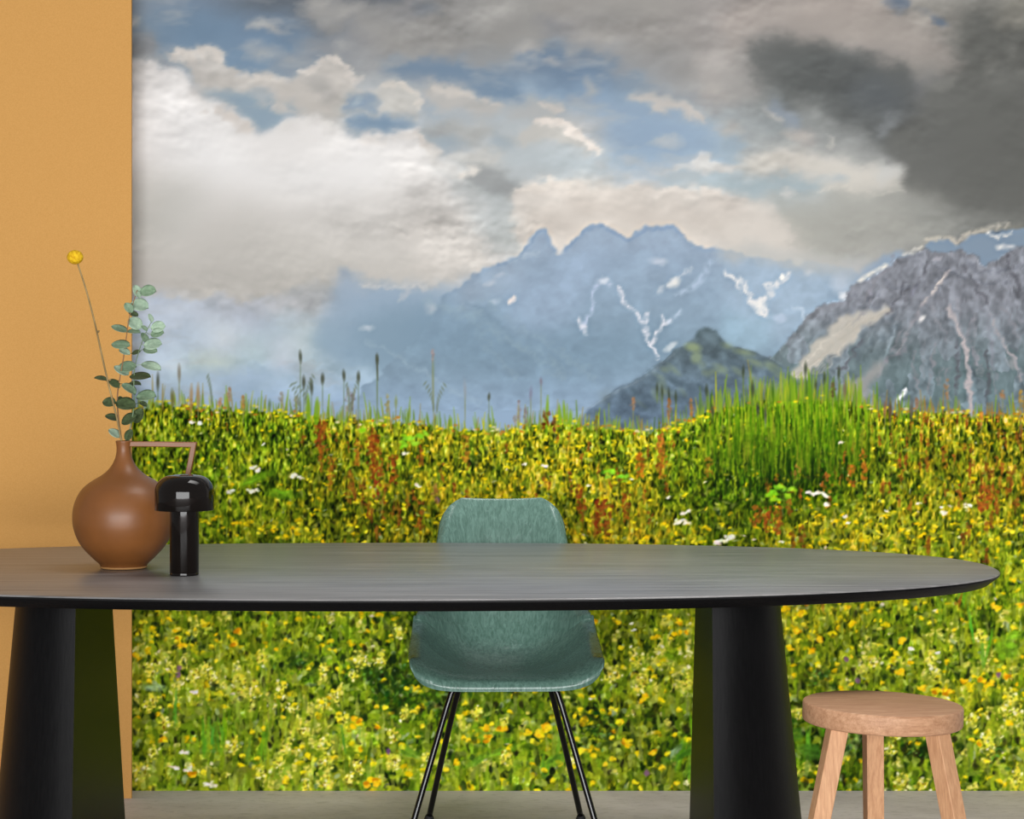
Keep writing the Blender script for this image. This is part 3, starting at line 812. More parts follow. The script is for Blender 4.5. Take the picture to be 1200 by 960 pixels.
    shape([(985, 300), (1010, 296), (1030, 306), (1004, 326), (985, 324)], (176, 180, 184), 6, 4, .5)
    for i in range(16):                                   # slanting streaks on the big scree
        t = i / 15
        stroke([(932 + 34 * t, 440 - 4 * t), (966 + 22 * t, 404 - 2 * t), (1004 + 30 * t, 370)], (214, 207, 194) if i % 2 else (150, 145, 136), 1.5, 1, .35, 1.5)
    ragged(fbm(7, 7, 2, 68) * 2.6, fbm(7, 7, 2, 69) * 2.2, 258, 500)
    ws = window(PX0, 258, PX1, 500)
    IMG[ws] += (IMG[ws] - np.stack([blur(IMG[ws][..., c], 3) for c in range(3)], -1)) * .5
    # dark wooded hill in front
    hill = [(672, 500), (690, 478), (708, 464), (726, 454), (748, 442), (764, 430), (778, 422), (790, 410), (804, 402), (812, 398), (818, 388), (828, 381), (838, 386), (846, 394), (852, 402), (866, 406), (880, 410), (896, 416), (910, 424), (924, 434),
            (940, 452), (970, 470), (1000, 520), (660, 520)]
    shape(hill, (92, 108, 116), 1.1, 1.8, 1, True, col2=(92, 110, 128), grad=(410, 480))
    w = window(672, 380, 1000, 510)
    m = inside(hill, GX[w], GY[w])
    t = fbm(9, 8, 3, 61)[w] * .22 + fbm(22, 14, 2, 62)[w] * .16
    IMG[w] *= (1 + t * m)[..., None]
    gr = (150, 164, 112)
    for (x, y, rx, ry, a, an) in [(812, 406, 9, 5, .8, .2), (816, 418, 6, 7, .6, .5), (838, 434, 12, 3, .5, -.1), (872, 412, 10, 3, .6, .2), (908, 432, 12, 5, .6, .7), (922, 446, 10, 3, .6, .6), (776, 452, 5, 10, .45, -.3),
                                  (895, 452, 14, 4, .5, .6), (852, 404, 6, 3, .5, .3), (770, 462, 5, 8, .4, -.5), (930, 458, 10, 4, .5, .3), (884, 424, 10, 3, .4, .5)]:
        spot(x, y, rx, ry, gr, a * .8, an, 2.5)
    shape([(700, 462), (716, 452), (712, 470), (704, 480)], (118, 134, 140), 3, 3, .6, True)
    stroke([(815, 394), (828, 384), (842, 394), (846, 404)], (66, 80, 84), 5, 3, .6, 1.5)
    stroke([(672, 486), (710, 466), (750, 445), (790, 414)], (158, 170, 178), 2, 1.5, .35, 1.5)
    for i in range(70):
        x = q.uniform(740, 930); y = q.uniform(420, 480)
        if inside(hill, np.array([x]), np.array([y]))[0]:
            spot(x, y, q.uniform(3, 9), q.uniform(2, 4), (70, 86, 96) if q.rand() < .6 else (126, 142, 116), q.uniform(.2, .5), q.uniform(.2, .9), 2)
    # thin veil where far slopes meet the valley
    w = window(1140, 455, 1420, 510)
    t = np.clip((GY[w] - 455) / 50, 0, 1)[..., None] * .35
    IMG[w] = IMG[w] * (1 - t) + np.array([104, 124, 150], np.float32) / 255 * t


def paint_meadow():
    q = np.random.RandomState(77)
    U = q.uniform
    top = lambda x: float(np.interp(x, [154, 200, 260, 330, 400, 480, 540, 600, 650, 700, 760, 800, 840, 880, 930, 1000, 1050, 1100, 1160, 1210, 1420],
                                    [476, 472, 478, 482, 490, 494, 504, 502, 492, 500, 504, 496, 480, 472, 464, 470, 484, 482, 488, 486, 480]))
    tops = np.array([top(x) for x in range(PX0, PX1)], np.float32)
    # undertone of the field: (x, y) -> colour
    xs = [154, 230, 310, 390, 470, 560, 650, 740, 830, 900, 970, 1040, 1120, 1200, 1420]
    ys = [460, 500, 540, 580, 620, 660, 700, 740, 780, 820, 860, 900, 930]
    S = lambda s: [[int(c[i:i + 2], 16) for i in (0, 2, 4)] for c in s.split()]
    rows = [
        S('7d8a28 7f8a26 74861f 7b8220 878d24 83861f 7f8a22 7d8a22 6b8420 558018 528014 70822a 80802a 84802c 84802c'),
        S('7c9020 6c8820 66881c 74801c 7d8418 85861c 7d8a1c 86921c 6d8a1c 4e7c12 467410 757c22 867c20 8c7e24 8c7e24'),
        S('74901c 6a8e1e 70901c 6e7418 727416 7e8020 8c8418 7d8018 5a7c18 3e6a0e 38620e 73761c 82761c 8a7620 8a7620'),
        S('70881c 71941c 7c941c 7a7218 787016 8a8418 8c8018 84741a 55741a 385c12 44621a 7b7c20 80781c 807020 807020'),
        S('74881e 6c861c 6e7e1c 747018 7a6e16 968818 907c14 7d6418 637018 6c7018 7a701c 8a8820 80801c 6f781c 6f781c'),
        S('80881c 70801c 6c841c 70761c 767218 8a841c 84801c 80701c 70741c 7e6c1c 867c1c 8a861c 7a821c 6a7c1a 6a7c1a'),
        S('80861e 78861e 6f861e 6c861e 6d821e 78801e 7a801e 7a801e 76821e 8c8420 86861e 6f861e 6a861e 62841c 62841c'),
        S('748024 6f8426 668420 5f861e 62841c 5f7a1c 66761e 74801e 70841e 80841e 7c861e 6a841e 5e8020 5a801c 5a801c'),
        S('768a38 7a8e38 68862a 528020 4c701c 50661c 58701c 6c801e 74881e 6f8426 6d861e 6a8a20 68861e 6a8a1e 6a8a1e'),
        S('6f8a36 74903a 6f8e32 5f7e22 3e6018 3e5c18 52701c 66781e 62801e 56801c 62801c 76901c 84901c 749018 749018'),
        S('5f8230 5f8a26 6a8e2a 70882a 5c7e1e 56801e 5c841c 5f721e 4e701c 3e6a1c 3a5c1c 5a781c 5a7018 66861e 66861e'),
        S('74863c 6c8430 6a8e26 70902a 688a20 648e20 6a8e22 607620 54761e 4c761e 3e6418 5a781e 62801c 6f8a20 6f8a20'),
        S('6c8030 6a842c 668a26 6c8c28 648a20 648e20 66861e 5c7220 52701e 4c701e 42661a 567218 66801c 6c8a20 6c8a20')]
    field = colour_grid(xs, ys, rows) / 255.0
    tn = np.clip((GY - 480) / 440, 0, 1)
    def sized(seed, a, b, asp=1.5):
        small, big = fbm(a, a * asp * 1.7, 3, seed, .6), fbm(b, b * asp, 3, seed + 1, .6)
        v = small * (1 - tn) + big * tn
        return v / (v.std() + 1e-6)
    lum, lum2, hue = sized(71, 3.6, 7.5), sized(74, 2.0, 3.2, 1.25), sized(77, 5, 11, 1.3)
    big = fbm(40, 30, 3, 79); big = big / big.std()
    n2 = fbm(5, 9, 3, 72)
    v = np.clip(.50 - .05 * (1 - tn) + (.115 + .02 * tn) * lum + .115 * lum2 + .06 * big, 0, 1)
    L = field.mean(2); L0 = np.clip((L / .36), .62, 1.16) ** 1.15
    knots = [0, .22, .42, .6, .8, 1]
    ramp = [(24, 34, 6), (56, 72, 10), (102, 116, 18), (148, 156, 28), (196, 196, 52), (226, 222, 120)]
    vv = np.clip(v * L0, 0, 1)
    tex = np.stack([np.interp(vv, knots, [c[k] / 255 for c in ramp]) for k in range(3)], -1).astype(np.float32)
    tint = field / np.maximum(L[..., None], .05)
    ref = np.array([128, 145, 34], np.float32); ref = ref / ref.mean()
    tint = np.clip(tint / ref, .7, 1.25) ** np.array([.5, .5, .2], np.float32)
    h = np.clip(hue, -2, 2)[..., None]
    tex = tex * tint * (1 + h * np.array([.05, -.012, -.05], np.float32))
    field = np.clip(tex, 0, 1).astype(np.float32)
    edge = tops[None, :] + 6 * n2
    kf = k = np.clip((GY - edge) / 4 + .5, 0, 1)[..., None]
    IMG[:] = IMG * (1 - k) + field * k

    def blade(x, y, L, w, col, lean=0.0, a=.8):
        """one upright blade or stem, foot at (x, y)"""
        spot(x + lean * L / 2, y - L / 2, w, L / 2, col, a, math.atan(lean) , .8)

    def at(x, y):
        i = min(max(int(y) - PY0, 0), PH - 1); j = min(max(int(x) - PX0, 0), PW - 1)
        return field[i, j] * 255.0

    def size(y):
        return .8 + (y - 480) / 440 * 2.3
    XR = PX1
    greens = [(126, 152, 26), (104, 136, 22), (156, 170, 36), (176, 184, 48), (86, 112, 22), (140, 156, 60), (168, 176, 90)]
    darks = [(28, 44, 12), (38, 58, 16), (20, 30, 12), (48, 66, 20), (44, 46, 18)]
    yel = [(226, 206, 28), (214, 196, 20), (238, 218, 46), (206, 180, 16), (230, 190, 20)]
    rust = [(126, 76, 24), (142, 96, 30), (108, 60, 20), (150, 110, 34), (146, 84, 30)]
    pale = [(216, 212, 120), (204, 206, 96), (228, 224, 168), (212, 204, 84)]
    # weights by place
    def wmap(pts):
        return lambda x, y: sum(a * math.exp(-((x - cx) / sx) ** 2 - ((y - cy) / sy) ** 2) for cx, cy, sx, sy, a in pts)
    W_rust = wmap([(445, 560, 46, 60, .8), (380, 530, 26, 40, .5), (530, 570, 20, 30, .3), (700, 600, 34, 34, 1.0), (770, 560, 26, 50, .5), (780, 500, 18, 30, .4), (900, 610, 34, 24, .9), (1060, 540, 60, 60, .55), (1150, 560, 70, 60, .7), (1110, 500, 70, 30, .6),
                   (1200, 540, 60, 80, .6), (930, 700, 30, 30, .5), (1350, 560, 80, 80, .5), (210, 490, 60, 16, .3), (640, 540, 60, 30, .2), (975, 560, 12, 30, .6)])
    W_green = wmap([(930, 530, 80, 50, 1.2), (260, 560, 60, 40, .4), (470, 510, 30, 20, .4), (1130, 740, 60, 60, .4), (300, 850, 60, 40, .6), (820, 900, 60, 50, .6)])
    W_yel = wmap([(190, 520, 60, 30, .4), (320, 620, 90, 18, .9), (600, 600, 110, 26, 1.0), (700, 560, 60, 60, .6), (800, 620, 60, 20, .4), (930, 600, 50, 12, .5), (1080, 620, 140, 24, 1.1), (960, 710, 60, 40, 1.0), (210, 740, 60, 24, .8),
                  (1150, 800, 60, 16, .8), (550, 600, 60, 40, .5), (1320, 640, 100, 60, .8), (700, 520, 40, 20, .4), (600, 540, 80, 40, .5), (1000, 820, 60, 12, .5), (640, 850, 60, 40, .3), (770, 760, 40, 50, .25), (1100, 500, 80, 20, .3)])
    W_pale = wmap([(200, 790, 70, 50, .9), (290, 810, 40, 30, 1.0), (370, 850, 60, 60, .8), (440, 780, 50, 30, .5), (350, 910, 120, 24, .7), (170, 900, 30, 30, .7), (770, 780, 30, 60, .7), (1180, 830, 40, 60, .9), (1050, 870, 50, 30, .6),
                   (450, 880, 60, 40, .4), (1090, 760, 60, 40, .4), (560, 860, 40, 40, .4), (1320, 840, 100, 70, .6)])
    W_dark = wmap([(930, 570, 70, 20, .9), (260, 505, 24, 18, .5), (460, 800, 50, 40, 1.0), (700, 830, 60, 60, .5), (420, 760, 40, 30, .6), (380, 600, 60, 16, .5), (1000, 870, 60, 40, .9), (520, 530, 12, 20, .5), (800, 600, 40, 20, .4),
                   (180, 850, 30, 30, .3), (1100, 880, 60, 30, .6), (800, 870, 40, 50, .5)])

    # back to front
    N = 30000
    pos = np.sort(q.rand(N) ** .92)
    for i in range(N):
        y = 472 + pos[i] ** 1.25 * 470
        x = U(154, XR)
        if x > 1215 and q.rand() < .5:
            continue
        if y < top(x) + 1:
            continue
        s = size(y)
        r = q.rand()
        base = at(x, y)
        wr, wy, wp, wd, wg = W_rust(x, y), W_yel(x, y), W_pale(x, y), W_dark(x, y), W_green(x, y)
        if r < .10 + .25 * min(wd, 1.3):
            d = darks[q.randint(5)]
            for _ in range(2):
                spot(x + U(-2, 2) * s, y + U(-2, 2) * s, U(.5, 1.4) * s, U(.8, 2.2) * s, d, U(.4, .8), U(-.6, .6), 1.0)
        elif r < .46:
            c = np.array(greens[q.randint(7)], np.float32) * U(.75, 1.12) * .6 + base * .4
            if q.rand() < (.35 + wg * .6):
                blade(x, y, U(4, 9) * s * (1.3 if wg > .6 else 1), U(.7, 1.2) * s * .8, c, U(-.22, .22), U(.5, .9))
            else:
                spot(x, y, U(1.6, 3.8) * s, U(.8, 1.6) * s, c, U(.5, .9), U(-1.2, 1.2), .9)
        elif r < .54:
            if y > 640 or q.rand() < .4:
                c = (176, 192, 84) if q.rand() < .6 else (150, 168, 120)
                spot(x, y, U(1, 2.4) * s, U(.6, 1.2) * s, c, U(.4, .8), U(-1.5, 1.5), .8)
        elif r < .66:
            if q.rand() < wr * .75:
                c = rust[q.randint(5)]
                blade(x, y, U(5, 14) * s, U(.9, 1.5) * s, c, U(-.1, .1), U(.4, .8))
                for _ in range(4):
                    spot(x + U(-2, 2) * s, y - U(0, 12) * s, U(.8, 1.5) * s, U(.8, 1.5) * s, rust[q.randint(5)], .7, 0, .7)
        elif r < .88:
            if q.rand() < .12 + .75 * wy:
                c = yel[q.randint(5)]
                n = q.randint(1, 4)
                ss = s * (.85 if y < 640 else .8)
                for _ in range(n):
                    spot(x + U(-2.5, 2.5) * ss, y + U(-1.5, 1.5) * ss, U(1.2, 2.3) * ss, U(.9, 1.5) * ss, np.array(c) * U(.9, 1.05), U(.75, 1), U(-.6, .6), .8)
                if q.rand() < .4:
                    spot(x, y + 1.6 * ss, 1.2 * ss, .7 * ss, (150, 118, 14), .6, 0, .7)
        else:
            if y > 720 and q.rand() < .07 + .45 * wp:
                # hooded pale-yellow heads stacked on a spike
                n = q.randint(7, 15)
                spot(x, y + 1, 5, 6, (176, 180, 62), .45, 0, 3)
                for _ in range(n):
                    dx, dy = q.randn() * 3.6, q.randn() * 4.2
                    c = pale[q.randint(4)] if q.rand() < .35 else (212, 206, 84)
                    spot(x + dx, y + dy, U(1.3, 2.9), U(1.1, 2.2), np.array(c) * U(.86, 1.04), U(.7, 1), U(-1, 1), .9)
                for _ in range(3):
                    spot(x + q.randn() * 4.4, y + 3 + q.randn() * 4, U(.8, 1.6), U(.8, 1.6), (104, 116, 30), .7, U(-1, 1), .8)
            elif q.rand() < .10:
                c = pale[q.randint(4)] if q.rand() < .8 else (206, 190, 170)
                spot(x, y, U(1, 2) * s, U(.7, 1.1) * s, c, .8, U(-.4, .4), .8)

    # tall dark-green tussock
    for i in range(900):
        x = 925 + q.randn() * 62
        y0 = top(x) + U(2, 92)
        if y0 > 575 - abs(x - 925) * .25:
            continue
        L = U(14, 34)
        t = (y0 - 470) / 100
        c = [(118, 160, 22), (88, 136, 16), (142, 176, 30), (60, 100, 12), (150, 166, 40)][q.randint(5)]
        blade(x, y0, L, U(.7, 1.2), np.array(c) * (1 - .35 * t), U(-.12, .12), U(.5, .9))
    for i in range(110):
        x = 930 + q.randn() * 56; y = U(545, 582)
        blade(x, y, U(8, 22), U(.8, 1.4), (26, 48, 10), U(-.1, .1), .7)
    # light leafy clump beside it
    for (x, y) in [(905, 578), (915, 572), (926, 570), (922, 580), (908, 586), (712, 555), (720, 552), (730, 560), (478, 512), (486, 518), (470, 520), (494, 508), (428, 504)]:
        for _ in range(4):
            spot(x + U(-5, 5), y + U(-3, 3), U(3, 5), U(1.5, 2.5), (U(120, 165), U(180, 205), U(24, 50)), .8, U(-.7, .7), 1)
    # fringe: blades and seed heads crossing the skyline
    for i in range(900):
        x = U(154, XR)
        y = top(x) + U(-2, 8)
        hh = 10 if not (820 < x < 1030) else 17
        L = abs(q.randn()) * hh + 3
        t = q.rand()
        c = (128, 160, 36) if t < .45 else (96, 128, 40) if t < .7 else (150, 130, 56) if t < .88 else (176, 178, 40)
        if 1030 < x and t > .5:
            c = (160, 120, 40)
        blade(x, y, L, U(.6, 1.1), c, U(-.18, .18), U(.5, .9))
    for i in range(260):
        x = U(154, XR); y = top(x) - U(-6, 6)
        c = (228, 208, 30) if q.rand() < .55 else (176, 116, 40) if q.rand() < .7 else (214, 202, 160)
        if 840 < x < 1020 and q.rand() < .8:
            continue
        spot(x, y, U(1.4, 3), U(1, 1.8), c, U(.6, .95), 0, .8)

    def seedhead(x, y, foot, hw=2.0, hl=6.0, col=(70, 74, 58), stem=(112, 130, 104), sw=.8, a=.85):
        spot(x, (y + foot) / 2, sw, (foot - y) / 2, stem, a * .75, 0, .7)
        if hw < 2.3:
            spot(x, y, hw, hl, col, a, U(-.08, .08), 1.1)
            return
        for _ in range(int(6 + hl * 1.3)):
            t = U(-1, 1)
            spot(x + q.randn() * hw * .42 * (1.1 - abs(t)), y + t * hl, U(.8, 1.7), U(1, 2.4), np.array(col) * U(.8, 1.2), a * .65, U(-.5, .5), 1)
    for t in [(352, 417, 480, 1.8, 6.5), (378, 443, 480, 2.2, 6), (356, 447, 490, 2, 7), (365, 452, 490, 2, 8), (403, 439, 500, 2, 6), (420, 441, 500, 2, 6), (442, 420, 500, 2, 6), (442, 430, 480, 1, 12),
              (185, 446, 480, 1.8, 9), (573, 464, 505, 1.6, 4), (897, 484, 500, 1.5, 8)]:
        seedhead(*t)
    for t in [(871, 434, 470, 1.6, 6), (882, 455, 480, 2, 8), (944, 431, 470, 1.8, 7), (966, 442, 470, 1.6, 6), (983, 436, 475, 1.8, 7), (956, 450, 470, 1.4, 5), (828, 456, 480, 1.8, 6), (835, 480, 494, 1.8, 6), (776, 458, 480, 1.4, 6),
              (784, 462, 484, 1.4, 7), (792, 464, 484, 1.4, 6), (770, 454, 470, 1.4, 5), (888, 478, 490, 1.8, 7)]:
        seedhead(*t, col=(58, 66, 52), stem=(96, 120, 50))
    for t in [(976, 456, 480, 2.5, 9, (92, 70, 48)), (990, 455, 478, 2, 9, (112, 92, 84)), (1043, 480, 500, 2.2, 10, (84, 56, 44)), (1037, 478, 500, 2, 8, (128, 92, 70)), (210, 436, 480, 2, 9, (128, 120, 104)), (202, 465, 490, 2, 9, (98, 100, 50)),
              (224, 465, 490, 2, 14, (166, 130, 80)), (232, 462, 490, 2, 12, (160, 124, 72)), (269, 462, 492, 2.5, 8, (158, 124, 90)), (285, 470, 495, 3.5, 7, (184, 130, 60)), (258, 470, 492, 3, 5, (176, 130, 90)), (316, 473, 492, 1.8, 5, (96, 120, 84)),
              (454, 472, 500, 2.5, 10, (150, 140, 84)), (464, 470, 495, 1.6, 6, (130, 144, 84)), (408, 468, 498, 6, 14, (140, 132, 128)), (413, 470, 498, 3, 10, (120, 108, 116)),
              (508, 430, 500, 1.6, 12, (118, 140, 140)), (507, 416, 470, 2.4, 7, (140, 128, 128)), (545, 455, 500, 2, 10, (140, 150, 160)), (634, 446, 500, 1.6, 4, (120, 112, 128)), (622, 460, 500, 2, 7, (122, 124, 146)), (608, 480, 505, 3, 12, (134, 124, 124)),
              (616, 485, 505, 2.5, 9, (120, 110, 110)), (742, 472, 500, 4, 7, (164, 120, 86)), (784, 478, 500, 4, 12, (150, 92, 50)), (810, 476, 500, 4, 10, (170, 110, 60)), (699, 495, 510, 3, 8, (120, 100, 40)), (650, 496, 515, 3, 9, (104, 62, 24)),
              (1110, 456, 490, 5, 12, (150, 116, 84)), (1074, 472, 490, 3.5, 6, (160, 112, 80)), (1068, 480, 490, 2, 10, (92, 84, 70)), (1175, 462, 490, 6, 5, (170, 122, 80)), (1196, 474, 510, 6, 18, (184, 138, 50)), (1150, 490, 510, 5, 8, (196, 130, 50)),
              (604, 490, 505, 4, 5, (150, 140, 130)), (330, 465, 480, 3, 6, (146, 140, 130)), (347, 472, 486, 5, 10, (130, 130, 110))]:
        seedhead(*t[:5], col=t[5], stem=(130, 134, 84), a=.75)
    # grey-green branching stalks
    for x, y, dx in [(352, 480, -14), (362, 478, -22), (358, 470, 12), (410, 480, -5), (412, 478, 9), (508, 478, -13), (512, 480, 12), (248, 470, -6)]:
        for k in range(8):
            t = k / 8
            spot(x + dx * t * t, y - 34 * t, 1.2, 3, (104, 116, 92), .6, -math.atan(dx / 34) * t * 2, .8)
    # bright upright leaves
    for (x, y, L, w) in [(640, 510, 46, 2.2), (662, 500, 30, 2), (657, 500, 24, 2), (668, 502, 22, 2), (370, 500, 34, 3), (362, 498, 36, 2.4), (1006, 500, 40, 1.4), (994, 500, 36, 1.4), (950, 480, 46, 2.2), (928, 486, 44, 1.6)]:
        blade(x, y, L, w, (120, 158, 30) if y > 480 else (96, 140, 20), U(-.06, .06), .85)
    # named accents: white umbels, purple heads, orange dabs, pale stems, broad leaves
    for (x, y, r) in [(475, 531, 4.5), (232, 495, 5), (225, 494, 4), (297, 547, 5), (302, 550, 5), (345, 557, 6), (352, 559, 4), (271, 575, 5), (295, 575, 6), (301, 573, 4), (308, 520, 2.5), (638, 545, 4), (614, 543, 3), (800, 600, 5), (806, 598, 4),
                      (796, 610, 7), (804, 612, 5), (845, 634, 8), (852, 630, 7), (858, 628, 5), (950, 578, 6), (960, 577, 6), (967, 580, 5), (990, 605, 4), (993, 612, 3), (916, 634, 3), (969, 590, 5), (985, 518, 3), (1135, 592, 6), (1105, 600, 5), (1077, 590, 3),
                      (1104, 594, 3), (1038, 598, 3), (690, 568, 3), (784, 582, 3), (740, 560, 2.5), (490, 568, 4), (238, 787, 4), (228, 810, 5), (215, 880, 5), (220, 882, 4), (245, 918, 6), (250, 920, 5), (220, 902, 6), (205, 898, 6), (222, 898, 3),
                      (743, 738, 3), (740, 730, 3), (693, 818, 3.5), (865, 722, 3), (1069, 760, 5), (1099, 715, 5), (1100, 764, 4), (740, 757, 2)]:
        for _ in range(5):
            spot(x + U(-r, r) * .7, y + U(-r, r) * .35, U(.3, .6) * r, U(.2, .36) * r, (U(215, 238), U(212, 232), U(180, 215)), .8, U(-.3, .3), .8)
    for (x, y, r) in [(512, 585, 3.2), (1005, 797, 3), (210, 782, 3), (992, 772, 2.6), (209, 790, 3), (758, 905, 3.2), (455, 880, 3), (1170, 790, 2.6), (600, 770, 2)]:
        spot(x, y, r, r * 1.2, (126, 92, 116), .8, 0, 1)
    for (x, y, r) in [(278, 739, 5), (274, 754, 5.5), (214, 757, 5), (209, 747, 4.5), (158, 768, 5), (192, 865, 5.5), (231, 790, 6), (226, 908, 6), (420, 845, 5), (438, 916, 7), (430, 918, 6), (415, 842, 4), (620, 857, 6), (640, 852, 7), (632, 860, 6), (571, 865, 6),
                      (568, 852, 5), (588, 852, 6), (590, 735, 4), (1057, 750, 5), (1054, 786, 5.5), (1050, 765, 4), (795, 728, 5), (805, 740, 4), (790, 742, 4), (723, 728, 4), (697, 728, 4), (725, 845, 4), (717, 858, 5), (732, 868, 5), (737, 872, 5), (726, 848, 4),
                      (682, 802, 5), (753, 820, 5), (757, 814, 4), (765, 880, 5), (655, 893, 5), (442, 918, 5), (1184, 845, 5), (1147, 870, 5), (920, 712, 6), (940, 718, 6), (934, 738, 5), (960, 748, 5), (950, 762, 5), (926, 758, 5), (1000, 730, 5), (993, 712, 4),
                      (1167, 710, 6), (1195, 708, 5), (1100, 716, 4), (1180, 792, 5), (1150, 795, 6), (1160, 800, 5), (1130, 797, 5), (1110, 810, 6), (1096, 808, 5), (1080, 806, 5), (443, 850, 4), (600, 800, 4), (700, 770, 4)]:
        for _ in range(6):
            c = (U(226, 240), U(178, 212), U(14, 40)) if q.rand() < .8 else (190, 132, 14)
            spot(x + U(-r, r) * .6, y + U(-r, r) * .5, U(.4, .7) * r, U(.3, .5) * r, c, .85, U(-.6, .6), .9)
    for (x, y) in [(255, 872), (248, 868), (262, 866), (240, 874), (205, 840), (305, 880), (290, 884), (640, 900), (650, 876), (815, 860), (805, 905), (794, 892), (960, 850), (945, 880), (1130, 700), (1125, 690), (1145, 740), (1150, 770), (1105, 720), (400, 870)]:
        for _ in range(3):
            blade(x + U(-5, 5), y + 10, U(22, 44), U(1.3, 2.4), (U(84, 130), U(140, 172), U(20, 50)), U(-.25, .25), .75)
    for (x, y, rx, ry, an, c) in [(998, 872, 22, 3, -1.0, (150, 178, 120)), (990, 868, 16, 2, -1.0, (182, 200, 150)), (800, 880, 26, 7, -.5, (74, 124, 30)), (820, 900, 20, 8, -.3, (96, 144, 40)), (650, 890, 16, 6, -.4, (104, 150, 40)), (180, 805, 14, 4, .1, (150, 178, 130)),
                                  (790, 880, 10, 4, -.8, (130, 156, 110)), (1180, 760, 14, 10, .4, (118, 164, 34)), (1188, 745, 12, 5, -.2, (130, 176, 40)), (1120, 680, 12, 4, .5, (118, 160, 40)), (930, 860, 12, 8, .2, (76, 122, 34)),
                                  (950, 880, 16, 8, .3, (70, 116, 34)), (560, 890, 16, 4, -.5, (110, 160, 44)), (590, 880, 18, 4, -.4, (118, 164, 40)), (480, 880, 14, 5, .3, (108, 150, 40)), (300, 560, 22, 5, -.4, (120, 168, 30)), (330, 578, 18, 5, .1, (110, 160, 30))]:
        spot(x, y, rx, ry, c, .6, an, 2)
        for _ in range(5):
            spot(x + U(-.5, .5) * rx, y + U(-.5, .5) * ry * 2, rx * .35, ry * .3, np.array(c) * U(.7, 1.2), .6, an + U(-.3, .3), 1)
    for (x, y, rx, ry) in [(460, 806, 34, 34), (430, 786, 26, 14), (350, 776, 24, 14), (700, 850, 26, 26), (520, 820, 24, 30), (560, 800, 30, 12), (1000, 868, 30, 18), (1080, 880, 26, 14), (920, 840, 16, 20), (960, 790, 20, 16), (1170, 880, 24, 16)]:
        for _ in range(int(rx * ry * .09)):
            spot(x + q.randn() * rx * .5, y + q.randn() * ry * .5, U(1.5, 4), U(1.5, 4.5), (U(22, 50), U(40, 78), U(10, 22)), U(.3, .65), U(-.8, .8), 1.4)
        for _ in range(int(rx * ry * .03)):
            spot(x + q.randn() * rx * .5, y + q.randn() * ry * .5, U(1, 3), U(.8, 1.6), (U(90, 130), U(130, 160), U(30, 90)), .7, U(-1, 1), 1)
    for (x, y, r) in [(467, 738, 9), (308, 770, 8), (445, 772, 9), (422, 773, 8), (379, 783, 7), (414, 791, 6), (284, 798, 11), (298, 806, 11), (328, 805, 8), (178, 820, 9), (172, 828, 6), (395, 813, 7), (378, 824, 9), (343, 830, 7), (404, 839, 8), (194, 846, 9),
                      (356, 855, 9), (474, 835, 8), (460, 861, 9), (381, 870, 8), (270, 873, 10), (334, 876, 9), (328, 890, 8), (382, 890, 10), (164, 902, 12), (461, 890, 9), (419, 899, 8), (305, 905, 7), (384, 917, 10), (410, 911, 9), (200, 782, 8), (229, 790, 10), (240, 784, 8),
                      (176, 785, 8), (360, 919, 7), (179, 881, 7), (1092, 774, 9), (1148, 745, 8), (1025, 777, 7), (1186, 817, 11), (1154, 864, 9), (1043, 876, 9), (1057, 917, 10), (1191, 911, 11), (1081, 919, 8), (1139, 841, 7), (935, 835, 8), (744, 772, 9), (753, 794, 9),
                      (806, 799, 7), (715, 792, 7), (749, 806, 7), (559, 835, 9), (594, 887, 9), (462, 892, 8), (673, 890, 7), (722, 789, 6), (500, 887, 8), (592, 843, 6), (250, 792, 7), (1175, 832, 8), (1190, 835, 8), (1048, 860, 7), (1160, 876, 7)]:
        spot(x, y + 1, r * .75, r * .9, (170, 172, 52), .6, 0, 3.5)
        for _ in range(int(r * 3.2)):
            c = (U(204, 226), U(198, 216), U(50, 90)) if q.rand() < .78 else (U(226, 240), U(224, 236), U(140, 190))
            spot(x + q.randn() * r * .42, y + q.randn() * r * .48, U(1.1, 2.4), U(1, 2), c, U(.7, 1), U(-1, 1), .9)
        for _ in range(int(r * .9)):
            spot(x + q.randn() * r * .5, y + q.randn() * r * .5 + 1, U(.8, 1.5), U(.8, 1.7), (U(84, 130), U(96, 130), U(14, 36)), .75, 0, .8)
    for i in range(230):                                  # buttercups standing open in the near field
        x, y = U(154, XR), 640 + 285 * q.rand()
        r = 1.6 + (y - 640) / 285 * 1.9
        for _ in range(3):
            spot(x + U(-r, r) * .6, y + U(-r, r) * .5, U(.6, 1) * r, U(.5, .8) * r, (U(222, 238), U(196, 216), U(22, 48)), .85, U(-.5, .5), .9)
        spot(x + r * .4, y + r * .9, r * .7, r * .5, (96, 104, 16), .6, 0, 1)
